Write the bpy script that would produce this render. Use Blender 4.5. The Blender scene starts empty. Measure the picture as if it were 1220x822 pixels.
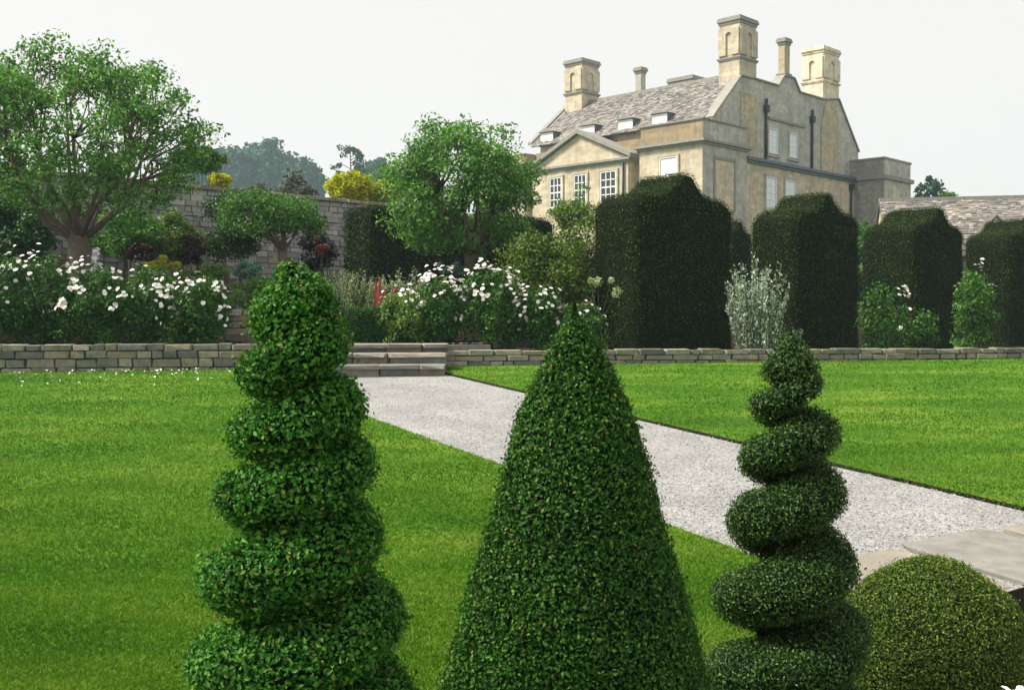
import bpy, math, random
import numpy as np
from mathutils import Vector, noise

# ------------------------------------------------------------------ camera, sky, sun
SC = bpy.context.scene
COL = SC.collection
W_PX, H_PX, F_PX, HOR = 1220.0, 822.0, 1250.0, 375.0     # photograph size, focal length in px, horizon row
CZ = 2.0                                                  # eye height
TH = math.atan((H_PX / 2 - HOR) / F_PX)
SC_, SS_ = math.cos(TH), math.sin(TH)
cam_d = bpy.data.cameras.new('camera')
cam = bpy.data.objects.new('camera', cam_d)
COL.objects.link(cam)
cam.location = (0, 0, CZ)
cam.rotation_euler = (math.pi / 2 - TH, 0, 0)
cam_d.sensor_width = 36.0
cam_d.lens = 36.0 * F_PX / W_PX
cam_d.clip_start = 0.05
cam_d.clip_end = 6000
SC.camera = cam

SUN_DIR = Vector((-0.66, -0.02, 0.75)).normalized()        # towards the sun
sun_d = bpy.data.lights.new('sun', 'SUN')
sun_d.energy = 4.9
sun_d.angle = math.radians(14)
sun_d.color = (1.0, 0.93, 0.80)
sun = bpy.data.objects.new('sun', sun_d)
COL.objects.link(sun)
sun.rotation_euler = (-SUN_DIR).to_track_quat('-Z', 'Y').to_euler()

world = bpy.data.worlds.new('World')
SC.world = world
world.use_nodes = True
wn = world.node_tree
bg = wn.nodes['Background']
sky = wn.nodes.new('ShaderNodeTexSky')
sky.sky_type = 'NISHITA'
sky.sun_disc = False
sky.sun_elevation = math.asin(SUN_DIR.z)
sky.sun_rotation = math.atan2(SUN_DIR.x, SUN_DIR.y)
sky.dust_density = 5.0
sky.air_density = 1.0
mx = wn.nodes.new('ShaderNodeMix')                        # thin bright cloud over the sky
mx.data_type = 'RGBA'
mx.inputs[0].default_value = 0.93
wn.links.new(sky.outputs[0], mx.inputs[6])
mx.inputs[7].default_value = (5.65, 5.45, 5.27, 1)
wn.links.new(mx.outputs[2], bg.inputs[0])
bg.inputs[1].default_value = 0.11

SC.view_settings.view_transform = 'Standard'
SC.view_settings.look = 'None'
SC.view_settings.exposure = 0.68
SC.view_settings.gamma = 1.0
SC.render.engine = 'CYCLES'
SC.cycles.use_denoising = True
SC.cycles.max_bounces = 6
SC.cycles.transparent_max_bounces = 4
SC.cycles.volume_bounces = 2

RNG = np.random.default_rng(7)
random.seed(7)
SLOPE = 0.07                                              # the lawn climbs away from the camera


def ray(px, py):
    x = (px - W_PX / 2) / F_PX
    y = (H_PX / 2 - py) / F_PX
    return np.array([x, SC_ + y * SS_, -SS_ + y * SC_])


def at(px, py, Y):
    r = ray(px, py)
    return np.array([0, 0, CZ]) + r * (Y / r[1])


def on_lawn(px, py):
    r = ray(px, py)
    return np.array([0, 0, CZ]) + r * (CZ / (SLOPE * r[1] - r[2]))


# ------------------------------------------------------------------ materials
MATS = {}


def newmat(name):
    m = bpy.data.materials.new(name)
    m.use_nodes = True
    MATS[name] = m
    nt = m.node_tree
    return m, nt, nt.nodes['Principled BSDF']


def ramp(nt, cols, src=None):
    r = nt.nodes.new('ShaderNodeValToRGB')
    e = r.color_ramp.elements
    while len(e) < len(cols):
        e.new(0.5)
    for i, c in enumerate(cols):
        if len(c) == 4:
            p, c = c[0], c[1:]
        else:
            p = i / (len(cols) - 1)
        e[i].position = p
        e[i].color = (*c, 1)
    if src is not None:
        nt.links.new(src, r.inputs[0])
    return r.outputs[0]


def pos(nt):
    return nt.nodes.new('ShaderNodeNewGeometry').outputs['Position']


def tnoise(nt, vec, scale, detail=4, rough=0.55):
    n = nt.nodes.new('ShaderNodeTexNoise')
    n.inputs['Scale'].default_value = scale
    n.inputs['Detail'].default_value = detail
    n.inputs['Roughness'].default_value = rough
    if vec is not None:
        nt.links.new(vec, n.inputs['Vector'])
    return n.outputs['Fac']


def mixc(nt, a, b, fac, mode='MIX'):
    m = nt.nodes.new('ShaderNodeMix')
    m.data_type = 'RGBA'
    m.blend_type = mode
    for sock, v in ((m.inputs[0], fac), (m.inputs[6], a), (m.inputs[7], b)):
        if isinstance(v, (int, float)):
            sock.default_value = v
        elif isinstance(v, tuple):
            sock.default_value = (*v, 1)
        else:
            nt.links.new(v, sock)
    return m.outputs[2]


def bump(nt, h, b, strength=0.4, dist=0.02):
    n = nt.nodes.new('ShaderNodeBump')
    n.inputs['Strength'].default_value = strength
    n.inputs['Distance'].default_value = dist
    nt.links.new(h, n.inputs['Height'])
    nt.links.new(n.outputs[0], b.inputs['Normal'])


def leafmat(name, cols, rough=0.5, spec=0.3, trans=0.25, patch=0.0, pscale=1.5):
    """leaf colour picked leaf by leaf from the face attribute rnd"""
    m, nt, b = newmat(name)
    a = nt.nodes.new('ShaderNodeAttribute')
    a.attribute_name = 'rnd'
    c = ramp(nt, cols, a.outputs['Fac'])
    if patch:
        n = tnoise(nt, pos(nt), pscale, 3)
        c = mixc(nt, c, ramp(nt, [(0.3, 0.6, 0.6, 0.6), (0.7, 1.25, 1.2, 1.0)], n), patch, 'MULTIPLY')
    nt.links.new(c, b.inputs['Base Color'])
    b.inputs['Roughness'].default_value = rough
    b.inputs['Specular IOR Level'].default_value = spec
    if trans:
        t = nt.nodes.new('ShaderNodeBsdfTranslucent')
        tc = mixc(nt, c, (1.0, 1.15, 0.45), 1.0, 'MULTIPLY')
        nt.links.new(tc, t.inputs[0])
        mxs = nt.nodes.new('ShaderNodeMixShader')
        mxs.inputs[0].default_value = trans
        nt.links.new(b.outputs[0], mxs.inputs[1])
        nt.links.new(t.outputs[0], mxs.inputs[2])
        nt.links.new(mxs.outputs[0], nt.nodes['Material Output'].inputs[0])
    return m


def noisemat(name, cols, scale=6.0, rough=0.9, spec=0.2, bs=0.0, bscale=40, bd=0.01, detail=6, rnd=0.0):
    m, nt, b = newmat(name)
    p = pos(nt)
    c = ramp(nt, cols, tnoise(nt, p, scale, detail, 0.65))
    if rnd:                                                # every stone its own shade
        oi = nt.nodes.new('ShaderNodeObjectInfo')
        c = mixc(nt, c, ramp(nt, [(0.50, 0.53, 0.56), (0.95, 1.0, 1.0), (1.15, 1.02, 0.82), (1.5, 1.47, 1.38)], oi.outputs['Random']), rnd, 'MULTIPLY')
    nt.links.new(c, b.inputs['Base Color'])
    b.inputs['Roughness'].default_value = rough
    b.inputs['Specular IOR Level'].default_value = spec
    if bs:
        bump(nt, tnoise(nt, p, bscale, 6, 0.7), b, bs, bd)
    return m


UR_A = math.radians(44.5)
UR = np.array([math.sin(UR_A), math.cos(UR_A)])           # along the house's side front, to the right and back
UL = np.array([-math.cos(UR_A), math.sin(UR_A)])          # along its garden front, to the left and back


def ashlar(name, cols, stain, sc=(0.62, 0.3), mortar=0.75, stain_amt=0.6):
    m, nt, b = newmat(name)
    p = pos(nt)
    dot = nt.nodes.new('ShaderNodeVectorMath')
    dot.operation = 'DOT_PRODUCT'
    nt.links.new(p, dot.inputs[0])
    dot.inputs[1].default_value = (UR[0] + UL[0], UR[1] + UL[1], 0)
    sep = nt.nodes.new('ShaderNodeSeparateXYZ')
    nt.links.new(p, sep.inputs[0])
    com = nt.nodes.new('ShaderNodeCombineXYZ')
    nt.links.new(dot.outputs['Value'], com.inputs[0])
    nt.links.new(sep.outputs[2], com.inputs[1])
    br = nt.nodes.new('ShaderNodeTexBrick')
    nt.links.new(com.outputs[0], br.inputs['Vector'])
    br.inputs['Scale'].default_value = 1.0
    br.inputs['Brick Width'].default_value = sc[0]
    br.inputs['Row Height'].default_value = sc[1]
    br.inputs['Mortar Size'].default_value = 0.012
    br.inputs['Mortar Smooth'].default_value = 0.3
    br.inputs['Color1'].default_value = (0.72, 0.74, 0.78, 1)
    br.inputs['Color2'].default_value = (1.12, 1.08, 1.0, 1)
    br.inputs['Mortar'].default_value = (mortar, mortar, mortar, 1)
    base = ramp(nt, cols, tnoise(nt, p, 0.9, 6, 0.65))
    c = mixc(nt, base, br.outputs['Color'], 0.75, 'MULTIPLY')
    c = mixc(nt, c, ramp(nt, [(0.30, 0.72, 0.72, 0.73), (0.5, 1.0, 0.99, 0.97), (0.72, 1.14, 1.10, 1.02)], tnoise(nt, p, 3.2, 6, 0.75)), 0.9, 'MULTIPLY')
    mpz = nt.nodes.new('ShaderNodeMapping')                # rain streaks under ledges
    mpz.inputs['Scale'].default_value = (1.6, 1.6, 0.22)
    nt.links.new(p, mpz.inputs['Vector'])
    c = mixc(nt, c, ramp(nt, [(0.34, 0.70, 0.69, 0.68), (0.52, 1, 1, 1)], tnoise(nt, mpz.outputs[0], 1.3, 5, 0.6)), 0.7, 'MULTIPLY')
    st = ramp(nt, [(0.46, 0, 0, 0), (0.66, 1, 1, 1)], tnoise(nt, p, 0.55, 8, 0.75))
    c = mixc(nt, c, stain, mixc(nt, (0, 0, 0), (stain_amt, stain_amt, stain_amt), st))
    nt.links.new(c, b.inputs['Base Color'])
    b.inputs['Roughness'].default_value = 0.92
    b.inputs['Specular IOR Level'].default_value = 0.15
    bump(nt, tnoise(nt, p, 9, 5, 0.7), b, 0.35, 0.03)
    return m


# foliage
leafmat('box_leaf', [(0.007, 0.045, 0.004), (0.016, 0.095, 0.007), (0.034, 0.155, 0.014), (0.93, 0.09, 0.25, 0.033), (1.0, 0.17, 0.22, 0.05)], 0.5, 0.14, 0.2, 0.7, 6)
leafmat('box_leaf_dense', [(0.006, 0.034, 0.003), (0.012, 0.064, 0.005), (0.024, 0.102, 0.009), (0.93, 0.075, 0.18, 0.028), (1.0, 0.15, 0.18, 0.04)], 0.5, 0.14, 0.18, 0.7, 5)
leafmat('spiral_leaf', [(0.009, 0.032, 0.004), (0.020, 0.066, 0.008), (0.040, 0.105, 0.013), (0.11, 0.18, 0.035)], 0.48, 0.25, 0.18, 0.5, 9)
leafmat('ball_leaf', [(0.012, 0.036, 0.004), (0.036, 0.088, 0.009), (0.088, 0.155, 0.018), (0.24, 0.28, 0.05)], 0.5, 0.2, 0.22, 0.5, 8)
leafmat('yew_leaf', [(0.0045, 0.014, 0.002), (0.010, 0.030, 0.004), (0.028, 0.060, 0.006), (0.17, 0.20, 0.024)], 0.6, 0.12, 0.08, 0.5, 2.2)  # brightest stop paints sunlit yew tops, as flecks over every face
leafmat('tree_leaf', [(0.022, 0.088, 0.012), (0.068, 0.195, 0.030), (0.145, 0.32, 0.065), (0.40, 0.55, 0.26)], 0.45, 0.3, 0.42)
leafmat('olive_leaf', [(0.022, 0.08, 0.010), (0.055, 0.16, 0.022), (0.11, 0.25, 0.04), (0.21, 0.37, 0.09)], 0.5, 0.3, 0.3)
leafmat('rose_leaf', [(0.008, 0.038, 0.005), (0.024, 0.100, 0.009), (0.060, 0.170, 0.016), (0.16, 0.27, 0.035)], 0.45, 0.25, 0.2)
leafmat('bush_leaf', [(0.018, 0.062, 0.006), (0.065, 0.150, 0.014), (0.17, 0.26, 0.026), (0.34, 0.27, 0.05)], 0.45, 0.35, 0.25)
leafmat('dark_shrub_leaf', [(0.006, 0.030, 0.005), (0.015, 0.070, 0.009), (0.034, 0.125, 0.014), (0.07, 0.20, 0.03)], 0.45, 0.35, 0.2)
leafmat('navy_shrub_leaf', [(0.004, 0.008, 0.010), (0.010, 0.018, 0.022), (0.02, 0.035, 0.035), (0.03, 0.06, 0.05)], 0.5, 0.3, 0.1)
leafmat('lime_leaf', [(0.22, 0.26, 0.006), (0.42, 0.44, 0.010), (0.62, 0.58, 0.015), (0.75, 0.68, 0.04)], 0.6, 0.1, 0.4)
leafmat('perennial_leaf', [(0.04, 0.11, 0.015), (0.09, 0.20, 0.025), (0.17, 0.28, 0.04), (0.34, 0.30, 0.07)], 0.5, 0.3, 0.25)
leafmat('blue_leaf', [(0.04, 0.13, 0.09), (0.09, 0.21, 0.15), (0.15, 0.29, 0.21), (0.26, 0.40, 0.31)], 0.5, 0.3, 0.2)
leafmat('silver_leaf', [(0.20, 0.28, 0.22), (0.34, 0.43, 0.36), (0.50, 0.58, 0.50), (0.68, 0.73, 0.65)], 0.6, 0.2, 0.2)
leafmat('sage_leaf', [(0.20, 0.27, 0.14), (0.33, 0.40, 0.23), (0.50, 0.55, 0.36), (0.62, 0.66, 0.46)], 0.6, 0.2, 0.2)
leafmat('red_leaf', [(0.10, 0.015, 0.015), (0.22, 0.04, 0.035), (0.34, 0.08, 0.06), (0.42, 0.14, 0.10)], 0.5, 0.3, 0.2)
leafmat('maroon_leaf', [(0.012, 0.004, 0.005), (0.03, 0.008, 0.010), (0.06, 0.014, 0.014), (0.10, 0.03, 0.02)], 0.5, 0.3, 0.15)
leafmat('far_leaf', [(0.014, 0.050, 0.032), (0.028, 0.085, 0.052), (0.045, 0.12, 0.07), (0.07, 0.15, 0.09)], 0.6, 0.2, 0.15)  # teal cast of the distant haze mixed into the leaf colour
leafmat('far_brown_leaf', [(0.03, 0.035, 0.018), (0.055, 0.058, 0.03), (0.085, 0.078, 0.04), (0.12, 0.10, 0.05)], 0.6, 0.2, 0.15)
leafmat('grass_blade', [(0.030, 0.108, 0.005), (0.066, 0.172, 0.009), (0.125, 0.235, 0.018), (0.28, 0.31, 0.08)], 0.6, 0.1, 0.35, 0.4, 1.0)
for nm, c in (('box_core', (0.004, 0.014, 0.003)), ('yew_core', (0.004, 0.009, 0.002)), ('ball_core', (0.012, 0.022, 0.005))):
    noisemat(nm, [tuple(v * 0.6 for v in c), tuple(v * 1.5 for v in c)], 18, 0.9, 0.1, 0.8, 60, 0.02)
noisemat('bark', [(0.06, 0.045, 0.036), (0.14, 0.11, 0.088), (0.26, 0.215, 0.18)], 14, 0.9, 0.15, 0.6, 35, 0.02)
noisemat('grey_bark', [(0.10, 0.085, 0.07), (0.21, 0.18, 0.15), (0.32, 0.29, 0.25)], 14, 0.9, 0.15, 0.6, 35, 0.02)
noisemat('stem', [(0.03, 0.06, 0.015), (0.07, 0.10, 0.03)], 10)
noisemat('petal_white', [(0.66, 0.64, 0.60), (0.86, 0.85, 0.84)], 20, 0.6, 0.2)
noisemat('petal_blush', [(0.70, 0.60, 0.56), (0.84, 0.79, 0.76)], 20, 0.6, 0.2)
noisemat('petal_red', [(0.35, 0.02, 0.03), (0.5, 0.05, 0.06)], 20, 0.6, 0.2)
noisemat('petal_yellow', [(0.5, 0.36, 0.03), (0.65, 0.5, 0.06)], 20, 0.6, 0.2)
# stone
noisemat('wall_stone', [(0.06, 0.065, 0.06), (0.16, 0.16, 0.14), (0.27, 0.26, 0.215), (0.40, 0.385, 0.33)], 9, 0.92, 0.15, 0.8, 45, 0.015, 8, 0.85)
noisemat('warm_wall_stone', [(0.09, 0.08, 0.065), (0.20, 0.175, 0.14), (0.33, 0.28, 0.215), (0.42, 0.39, 0.33)], 8, 0.92, 0.15, 0.8, 45, 0.015, 8, 0.85)
noisemat('slab_stone', [(0.09, 0.086, 0.078), (0.18, 0.173, 0.158), (0.27, 0.26, 0.24), (0.34, 0.33, 0.305)], 6, 0.9, 0.2, 0.5, 60, 0.01, 8, 0.4)
noisemat('old_wall_stone', [(0.07, 0.08, 0.085), (0.15, 0.16, 0.165), (0.25, 0.25, 0.245)], 3.5, 0.92, 0.1, 0.7, 12, 0.03, 8)
noisemat('mortar', [(0.05, 0.048, 0.04), (0.11, 0.105, 0.09)], 12, 0.95, 0.1, 0.5, 40, 0.02)
noisemat('soil', [(0.02, 0.015, 0.01), (0.05, 0.037, 0.025)], 5, 0.95, 0.1, 0.8, 30, 0.04)
noisemat('meadow', [(0.03, 0.07, 0.012), (0.06, 0.11, 0.02)], 0.3, 0.95, 0.1)
ashlar('golden_stone', [(0.46, 0.40, 0.295), (0.58, 0.52, 0.41), (0.67, 0.615, 0.51)], (0.34, 0.285, 0.20), stain_amt=0.6)
ashlar('shade_grey_stone', [(0.37, 0.355, 0.33), (0.49, 0.47, 0.435), (0.57, 0.53, 0.46)], (0.27, 0.26, 0.25), stain_amt=0.65)  # grey stone; on the side front its cool colour paints the shade
ashlar('orange_stone', [(0.50, 0.42, 0.305), (0.61, 0.52, 0.40), (0.66, 0.60, 0.51)], (0.28, 0.21, 0.15), stain_amt=0.6)
ashlar('weathered_stone', [(0.22, 0.175, 0.115), (0.36, 0.285, 0.185), (0.46, 0.38, 0.26)], (0.19, 0.155, 0.11), (0.8, 0.35))
ashlar('new_stone', [(0.70, 0.61, 0.47), (0.76, 0.68, 0.54), (0.80, 0.73, 0.60)], (0.66, 0.56, 0.41), stain_amt=0.4)
ashlar('rubble_stone', [(0.40, 0.34, 0.235), (0.50, 0.43, 0.31), (0.57, 0.50, 0.385)], (0.30, 0.25, 0.18), (0.38, 0.18))
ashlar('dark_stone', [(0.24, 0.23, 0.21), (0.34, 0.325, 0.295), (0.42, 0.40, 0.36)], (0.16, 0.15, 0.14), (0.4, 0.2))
noisemat('moulding', [(0.15, 0.145, 0.135), (0.27, 0.26, 0.235), (0.40, 0.37, 0.32)], 2.5, 0.92, 0.15, 0.4, 20, 0.02)
noisemat('window_paint', [(0.74, 0.75, 0.76), (0.80, 0.81, 0.82)], 3, 0.5, 0.3)
noisemat('blind', [(0.70, 0.72, 0.75), (0.82, 0.83, 0.84)], 0.8, 0.8, 0.1)
noisemat('lead', [(0.06, 0.075, 0.10), (0.12, 0.14, 0.18)], 4, 0.55, 0.4)
noisemat('iron', [(0.012, 0.016, 0.022), (0.022, 0.027, 0.035)], 6, 0.5, 0.3)


def glassmat(name, c, rough=0.08):
    m, nt, b = newmat(name)
    b.inputs['Base Color'].default_value = (*c, 1)
    b.inputs['Roughness'].default_value = rough
    b.inputs['Specular IOR Level'].default_value = 0.6
    bump(nt, tnoise(nt, pos(nt), 1.3, 2), b, 0.1, 0.05)


glassmat('glass', (0.03, 0.035, 0.04))
glassmat('pale_glass', (0.66, 0.71, 0.77), 0.25)


def slatemat(name, cols):
    m, nt, b = newmat(name)
    a = nt.nodes.new('ShaderNodeAttribute')
    a.attribute_name = 'rnd'
    p = pos(nt)
    c = ramp(nt, cols, a.outputs['Fac'])
    n = tnoise(nt, p, 1.1, 8, 0.75)
    c = mixc(nt, c, ramp(nt, [(0.35, 0.62, 0.6, 0.6), (0.62, 1.12, 1.08, 1.0)], n), 0.9, 'MULTIPLY')
    lich = ramp(nt, [(0.62, 0, 0, 0), (0.72, 1, 1, 1)], tnoise(nt, p, 5, 5, 0.7))
    c = mixc(nt, c, (0.46, 0.44, 0.38), mixc(nt, (0, 0, 0), (0.5, 0.5, 0.5), lich))
    nt.links.new(c, b.inputs['Base Color'])
    b.inputs['Roughness'].default_value = 0.9
    b.inputs['Specular IOR Level'].default_value = 0.2
    bump(nt, tnoise(nt, p, 14, 5, 0.7), b, 0.4, 0.02)


slatemat('roof_slate', [(0.12, 0.115, 0.115), (0.18, 0.175, 0.175), (0.25, 0.24, 0.24), (0.34, 0.325, 0.315)])
slatemat('old_wall_slate', [(0.26, 0.265, 0.26), (0.33, 0.335, 0.325), (0.40, 0.40, 0.385), (0.50, 0.495, 0.47)])
slatemat('barn_slate', [(0.13, 0.123, 0.12), (0.19, 0.18, 0.175), (0.25, 0.238, 0.228), (0.34, 0.322, 0.305)])


def lawnmat():
    m, nt, b = newmat('lawn')
    p = pos(nt)
    mp = nt.nodes.new('ShaderNodeMapping')
    mp.inputs['Rotation'].default_value = (0, 0, math.radians(8))
    mp.inputs['Scale'].default_value = (0.55, 1.6, 1)
    nt.links.new(p, mp.inputs['Vector'])
    big = tnoise(nt, mp.outputs[0], 0.9, 5, 0.6)
    fine = tnoise(nt, mp.outputs[0], 16, 5, 0.7)
    c1 = ramp(nt, [(0.3, 0.034, 0.112, 0.005), (0.5, 0.064, 0.165, 0.009), (0.62, 0.112, 0.210, 0.018), (0.8, 0.21, 0.27, 0.04)], big)
    c2 = ramp(nt, [(0.25, 0.55, 0.55, 0.5), (0.5, 1, 1, 1), (0.8, 1.5, 1.35, 1.5)], fine)
    c = mixc(nt, c1, c2, 0.8, 'MULTIPLY')
    nt.links.new(c, b.inputs['Base Color'])
    b.inputs['Roughness'].default_value = 0.9
    b.inputs['Specular IOR Level'].default_value = 0.1
    bump(nt, tnoise(nt, p, 55, 4, 0.7), b, 0.8, 0.03)


lawnmat()


def gravelmat():
    m, nt, b = newmat('gravel')
    p = pos(nt)
    v = nt.nodes.new('ShaderNodeTexVoronoi')
    v.inputs['Scale'].default_value = 75
    nt.links.new(p, v.inputs['Vector'])
    hsv = nt.nodes.new('ShaderNodeSeparateColor')
    nt.links.new(v.outputs['Color'], hsv.inputs[0])
    c = ramp(nt, [(0.0, 0.15, 0.153, 0.156), (0.3, 0.235, 0.238, 0.24), (0.75, 0.30, 0.302, 0.302), (1, 0.40, 0.40, 0.395)], hsv.outputs[0])
    c = mixc(nt, c, ramp(nt, [(0.3, 0.74, 0.74, 0.75), (0.7, 1.14, 1.13, 1.11)], tnoise(nt, p, 1.4, 7, 0.75)), 1.0, 'MULTIPLY')
    nt.links.new(c, b.inputs['Base Color'])
    b.inputs['Roughness'].default_value = 0.9
    b.inputs['Specular IOR Level'].default_value = 0.2
    bump(nt, v.outputs['Distance'], b, 0.6, 0.006)


gravelmat()
leafmat('pebble', [(0.13, 0.132, 0.134), (0.23, 0.232, 0.234), (0.32, 0.322, 0.322), (0.46, 0.46, 0.455)], 0.85, 0.2, 0.0)


# ------------------------------------------------------------------ object helpers
def setp(o, label=None, cat=None, group=None, kind=None):
    if label:
        o['label'] = label
    if cat:
        o['category'] = cat
    if group:
        o['group'] = group
    if kind:
        o['kind'] = kind
    return o


def thing(name, label, cat, loc=(0, 0, 0), group=None):
    o = bpy.data.objects.new(name, None)
    COL.objects.link(o)
    o.location = tuple(float(v) for v in loc)
    o.empty_display_size = 0.1
    return setp(o, label, cat, group)


def base_of(parent):
    b = np.zeros(3)
    while parent is not None:
        b = b + np.array(parent.location)
        parent = parent.parent
    return b


def link(name, mesh, mat, parent=None, smooth=False, kind=None):
    if mat and not mesh.materials:
        mesh.materials.append(MATS[mat])
    if smooth:
        mesh.polygons.foreach_set('use_smooth', np.ones(len(mesh.polygons), dtype=bool))
    o = bpy.data.objects.new(name, mesh)
    COL.objects.link(o)
    o.parent = parent
    if kind:
        o['kind'] = kind
    return o


def np_mesh(name, V, F, rnd=None):
    """V (n,3), F (m,k) all faces with k corners"""
    V = np.asarray(V, dtype=np.float32)
    F = np.asarray(F, dtype=np.int32)
    me = bpy.data.meshes.new(name)
    m, k = F.shape
    me.vertices.add(len(V))
    me.vertices.foreach_set('co', V.ravel())
    me.loops.add(m * k)
    me.loops.foreach_set('vertex_index', F.ravel())
    me.polygons.add(m)
    me.polygons.foreach_set('loop_start', np.arange(0, m * k, k, dtype=np.int32))
    me.polygons.foreach_set('use_smooth', np.zeros(m, dtype=bool))
    me.update(calc_edges=True)
    if rnd is not None:
        a = me.attributes.new('rnd', 'FLOAT', 'FACE')
        a.data.foreach_set('value', np.asarray(rnd, dtype=np.float32))
    return me


def part(name, V, F, mat, parent=None, smooth=False, rnd=None, kind=None):
    """verts in world coordinates; stored relative to the parent's base"""
    V = np.asarray(V, dtype=float) - base_of(parent)
    F = list(F) if not isinstance(F, np.ndarray) else F
    if isinstance(F, np.ndarray) or len({len(f) for f in F}) == 1:
        me = np_mesh(name, V, F, rnd)
    else:
        me = bpy.data.meshes.new(name)
        me.from_pydata([tuple(v) for v in V], [], [tuple(f) for f in F])
    return link(name, me, mat, parent, smooth, kind)


class MB:
    """collects solids into one mesh"""

    def __init__(s):
        s.V, s.F = [], []

    def add(s, V, F):
        n = len(s.V)
        s.V += [tuple(map(float, v)) for v in V]
        s.F += [tuple(i + n for i in f) for f in F]
        return s

    def hexa(s, p):
        return s.add(p, [(0, 3, 2, 1), (4, 5, 6, 7), (0, 1, 5, 4), (1, 2, 6, 5), (2, 3, 7, 6), (3, 0, 4, 7)])

    def obox(s, O, u, v, u0, u1, v0, v1, z0, z1):
        O, u, v = np.array(O)[:2], np.array(u), np.array(v)
        q = [O + u * a + v * b for a, b in ((u0, v0), (u1, v0), (u1, v1), (u0, v1))]
        return s.hexa([(*p, z0) for p in q] + [(*p, z1) for p in q])

    def prism(s, poly, d):
        """poly: 3-D points of one face, extruded by vector d"""
        n = len(poly)
        V = [np.array(p) for p in poly] + [np.array(p) + np.array(d) for p in poly]
        F = [tuple(range(n))[::-1], tuple(range(n, 2 * n))]
        F += [(i, (i + 1) % n, n + (i + 1) % n, n + i) for i in range(n)]
        return s.add(V, F)

    def tube(s, pts, rad, k=6):
        pts = [np.array(p, dtype=float) for p in pts]
        V, n = [], len(pts)
        for i, p in enumerate(pts):
            t = pts[min(i + 1, n - 1)] - pts[max(i - 1, 0)]
            t = t / (np.linalg.norm(t) + 1e-9)
            a = np.cross(t, (0.3, 0.9, 0.1) if abs(t[2]) > 0.8 else (0, 0, 1))
            a /= np.linalg.norm(a)
            b = np.cross(t, a)
            for j in range(k):
                w = 2 * math.pi * j / k
                V.append(p + rad[i] * (math.cos(w) * a + math.sin(w) * b))
        F = [(i * k + j, i * k + (j + 1) % k, (i + 1) * k + (j + 1) % k, (i + 1) * k + j) for i in range(n - 1) for j in range(k)]
        F += [tuple(range(k))[::-1], tuple(range((n - 1) * k, n * k))]
        return s.add(V, F)

    def build(s, name, mat, parent=None, smooth=False, kind=None):
        return part(name, s.V, s.F, mat, parent, smooth, kind=kind)


def unit(a):
    return a / (np.linalg.norm(a, axis=-1, keepdims=True) + 1e-9)


def leaves(P, N, size, rng, aspect=0.55, bias=0.8, fold=0.12, along=None):
    """one four-cornered folded leaf per point; returns V, F, rnd"""
    n = len(P)
    nn = unit(unit(N) * bias + rng.normal(size=(n, 3)) * 0.6)
    t = rng.normal(size=(n, 3))
    if along is not None:
        t = along + t * 0.35
    t = unit(t - nn * np.sum(t * nn, 1, keepdims=True))
    b = np.cross(nn, t)
    s = (size * rng.uniform(0.5, 1.45, size=n))[:, None]
    V = np.empty((n, 4, 3))
    V[:, 0] = P - t * s * 0.5
    V[:, 1] = P + b * s * aspect * 0.5 + nn * s * fold
    V[:, 2] = P + t * s * 0.5
    V[:, 3] = P - b * s * aspect * 0.5 + nn * s * fold
    F = np.arange(n * 4, dtype=np.int32).reshape(n, 4)
    return V.reshape(-1, 3), F, np.clip(rng.beta(1.6, 2.2, size=n), 0, 1)


def scatter(V, F, n, rng):
    """area-weighted points and normals on a quad/tri mesh"""
    V = np.asarray(V, float)
    tris = []
    for f in F:
        for i in range(1, len(f) - 1):
            tris.append((f[0], f[i], f[i + 1]))
    T = np.array(tris)
    A, B, C = V[T[:, 0]], V[T[:, 1]], V[T[:, 2]]
    cr = np.cross(B - A, C - A)
    ar = np.linalg.norm(cr, axis=1)
    idx = rng.choice(len(T), size=n, p=ar / ar.sum())
    u, v = rng.random(n), rng.random(n)
    sw = u + v > 1
    u[sw], v[sw] = 1 - u[sw], 1 - v[sw]
    P = A[idx] + (B[idx] - A[idx]) * u[:, None] + (C[idx] - A[idx]) * v[:, None]
    return P, unit(cr[idx])


def clad(root, V, F, n, size, mat, core, rng, spread=0.5, aspect=0.55, bias=0.8, strays=0.0, name='foliage'):
    """a clipped shape: a dark inner core and a skin of leaves"""
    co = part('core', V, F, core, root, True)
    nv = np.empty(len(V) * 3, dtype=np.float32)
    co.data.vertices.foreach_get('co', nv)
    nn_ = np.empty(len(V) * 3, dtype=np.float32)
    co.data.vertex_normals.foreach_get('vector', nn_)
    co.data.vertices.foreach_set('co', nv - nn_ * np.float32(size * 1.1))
    P, N = scatter(V, F, n, rng)
    off = rng.normal(size=n) * size * spread
    if strays:
        k = rng.random(n) < strays
        off[k] += rng.random(k.sum()) * size * 2.2
    P = P + N * off[:, None]
    LV, LF, r = leaves(P, N, size, rng, aspect, bias)
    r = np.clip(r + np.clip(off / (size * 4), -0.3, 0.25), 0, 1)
    return part(name, LV, LF, mat, root, rnd=r)


def lump(V, amp, freq, seed=0.0):
    out = []
    for v in V:
        out.append(np.array(v) + amp * np.array(noise.noise_vector(Vector((v[0] * freq + seed, v[1] * freq, v[2] * freq)))))
    return out


def lathe(cx, cy, prof, k=40):
    V, F = [], []
    for z, r in prof:
        for j in range(k):
            w = 2 * math.pi * j / k
            V.append((cx + r * math.cos(w), cy + r * math.sin(w), z))
    n = len(prof)
    F = [(i * k + j, i * k + (j + 1) % k, (i + 1) * k + (j + 1) % k, (i + 1) * k + j) for i in range(n - 1) for j in range(k)]
    return V, F


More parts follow.
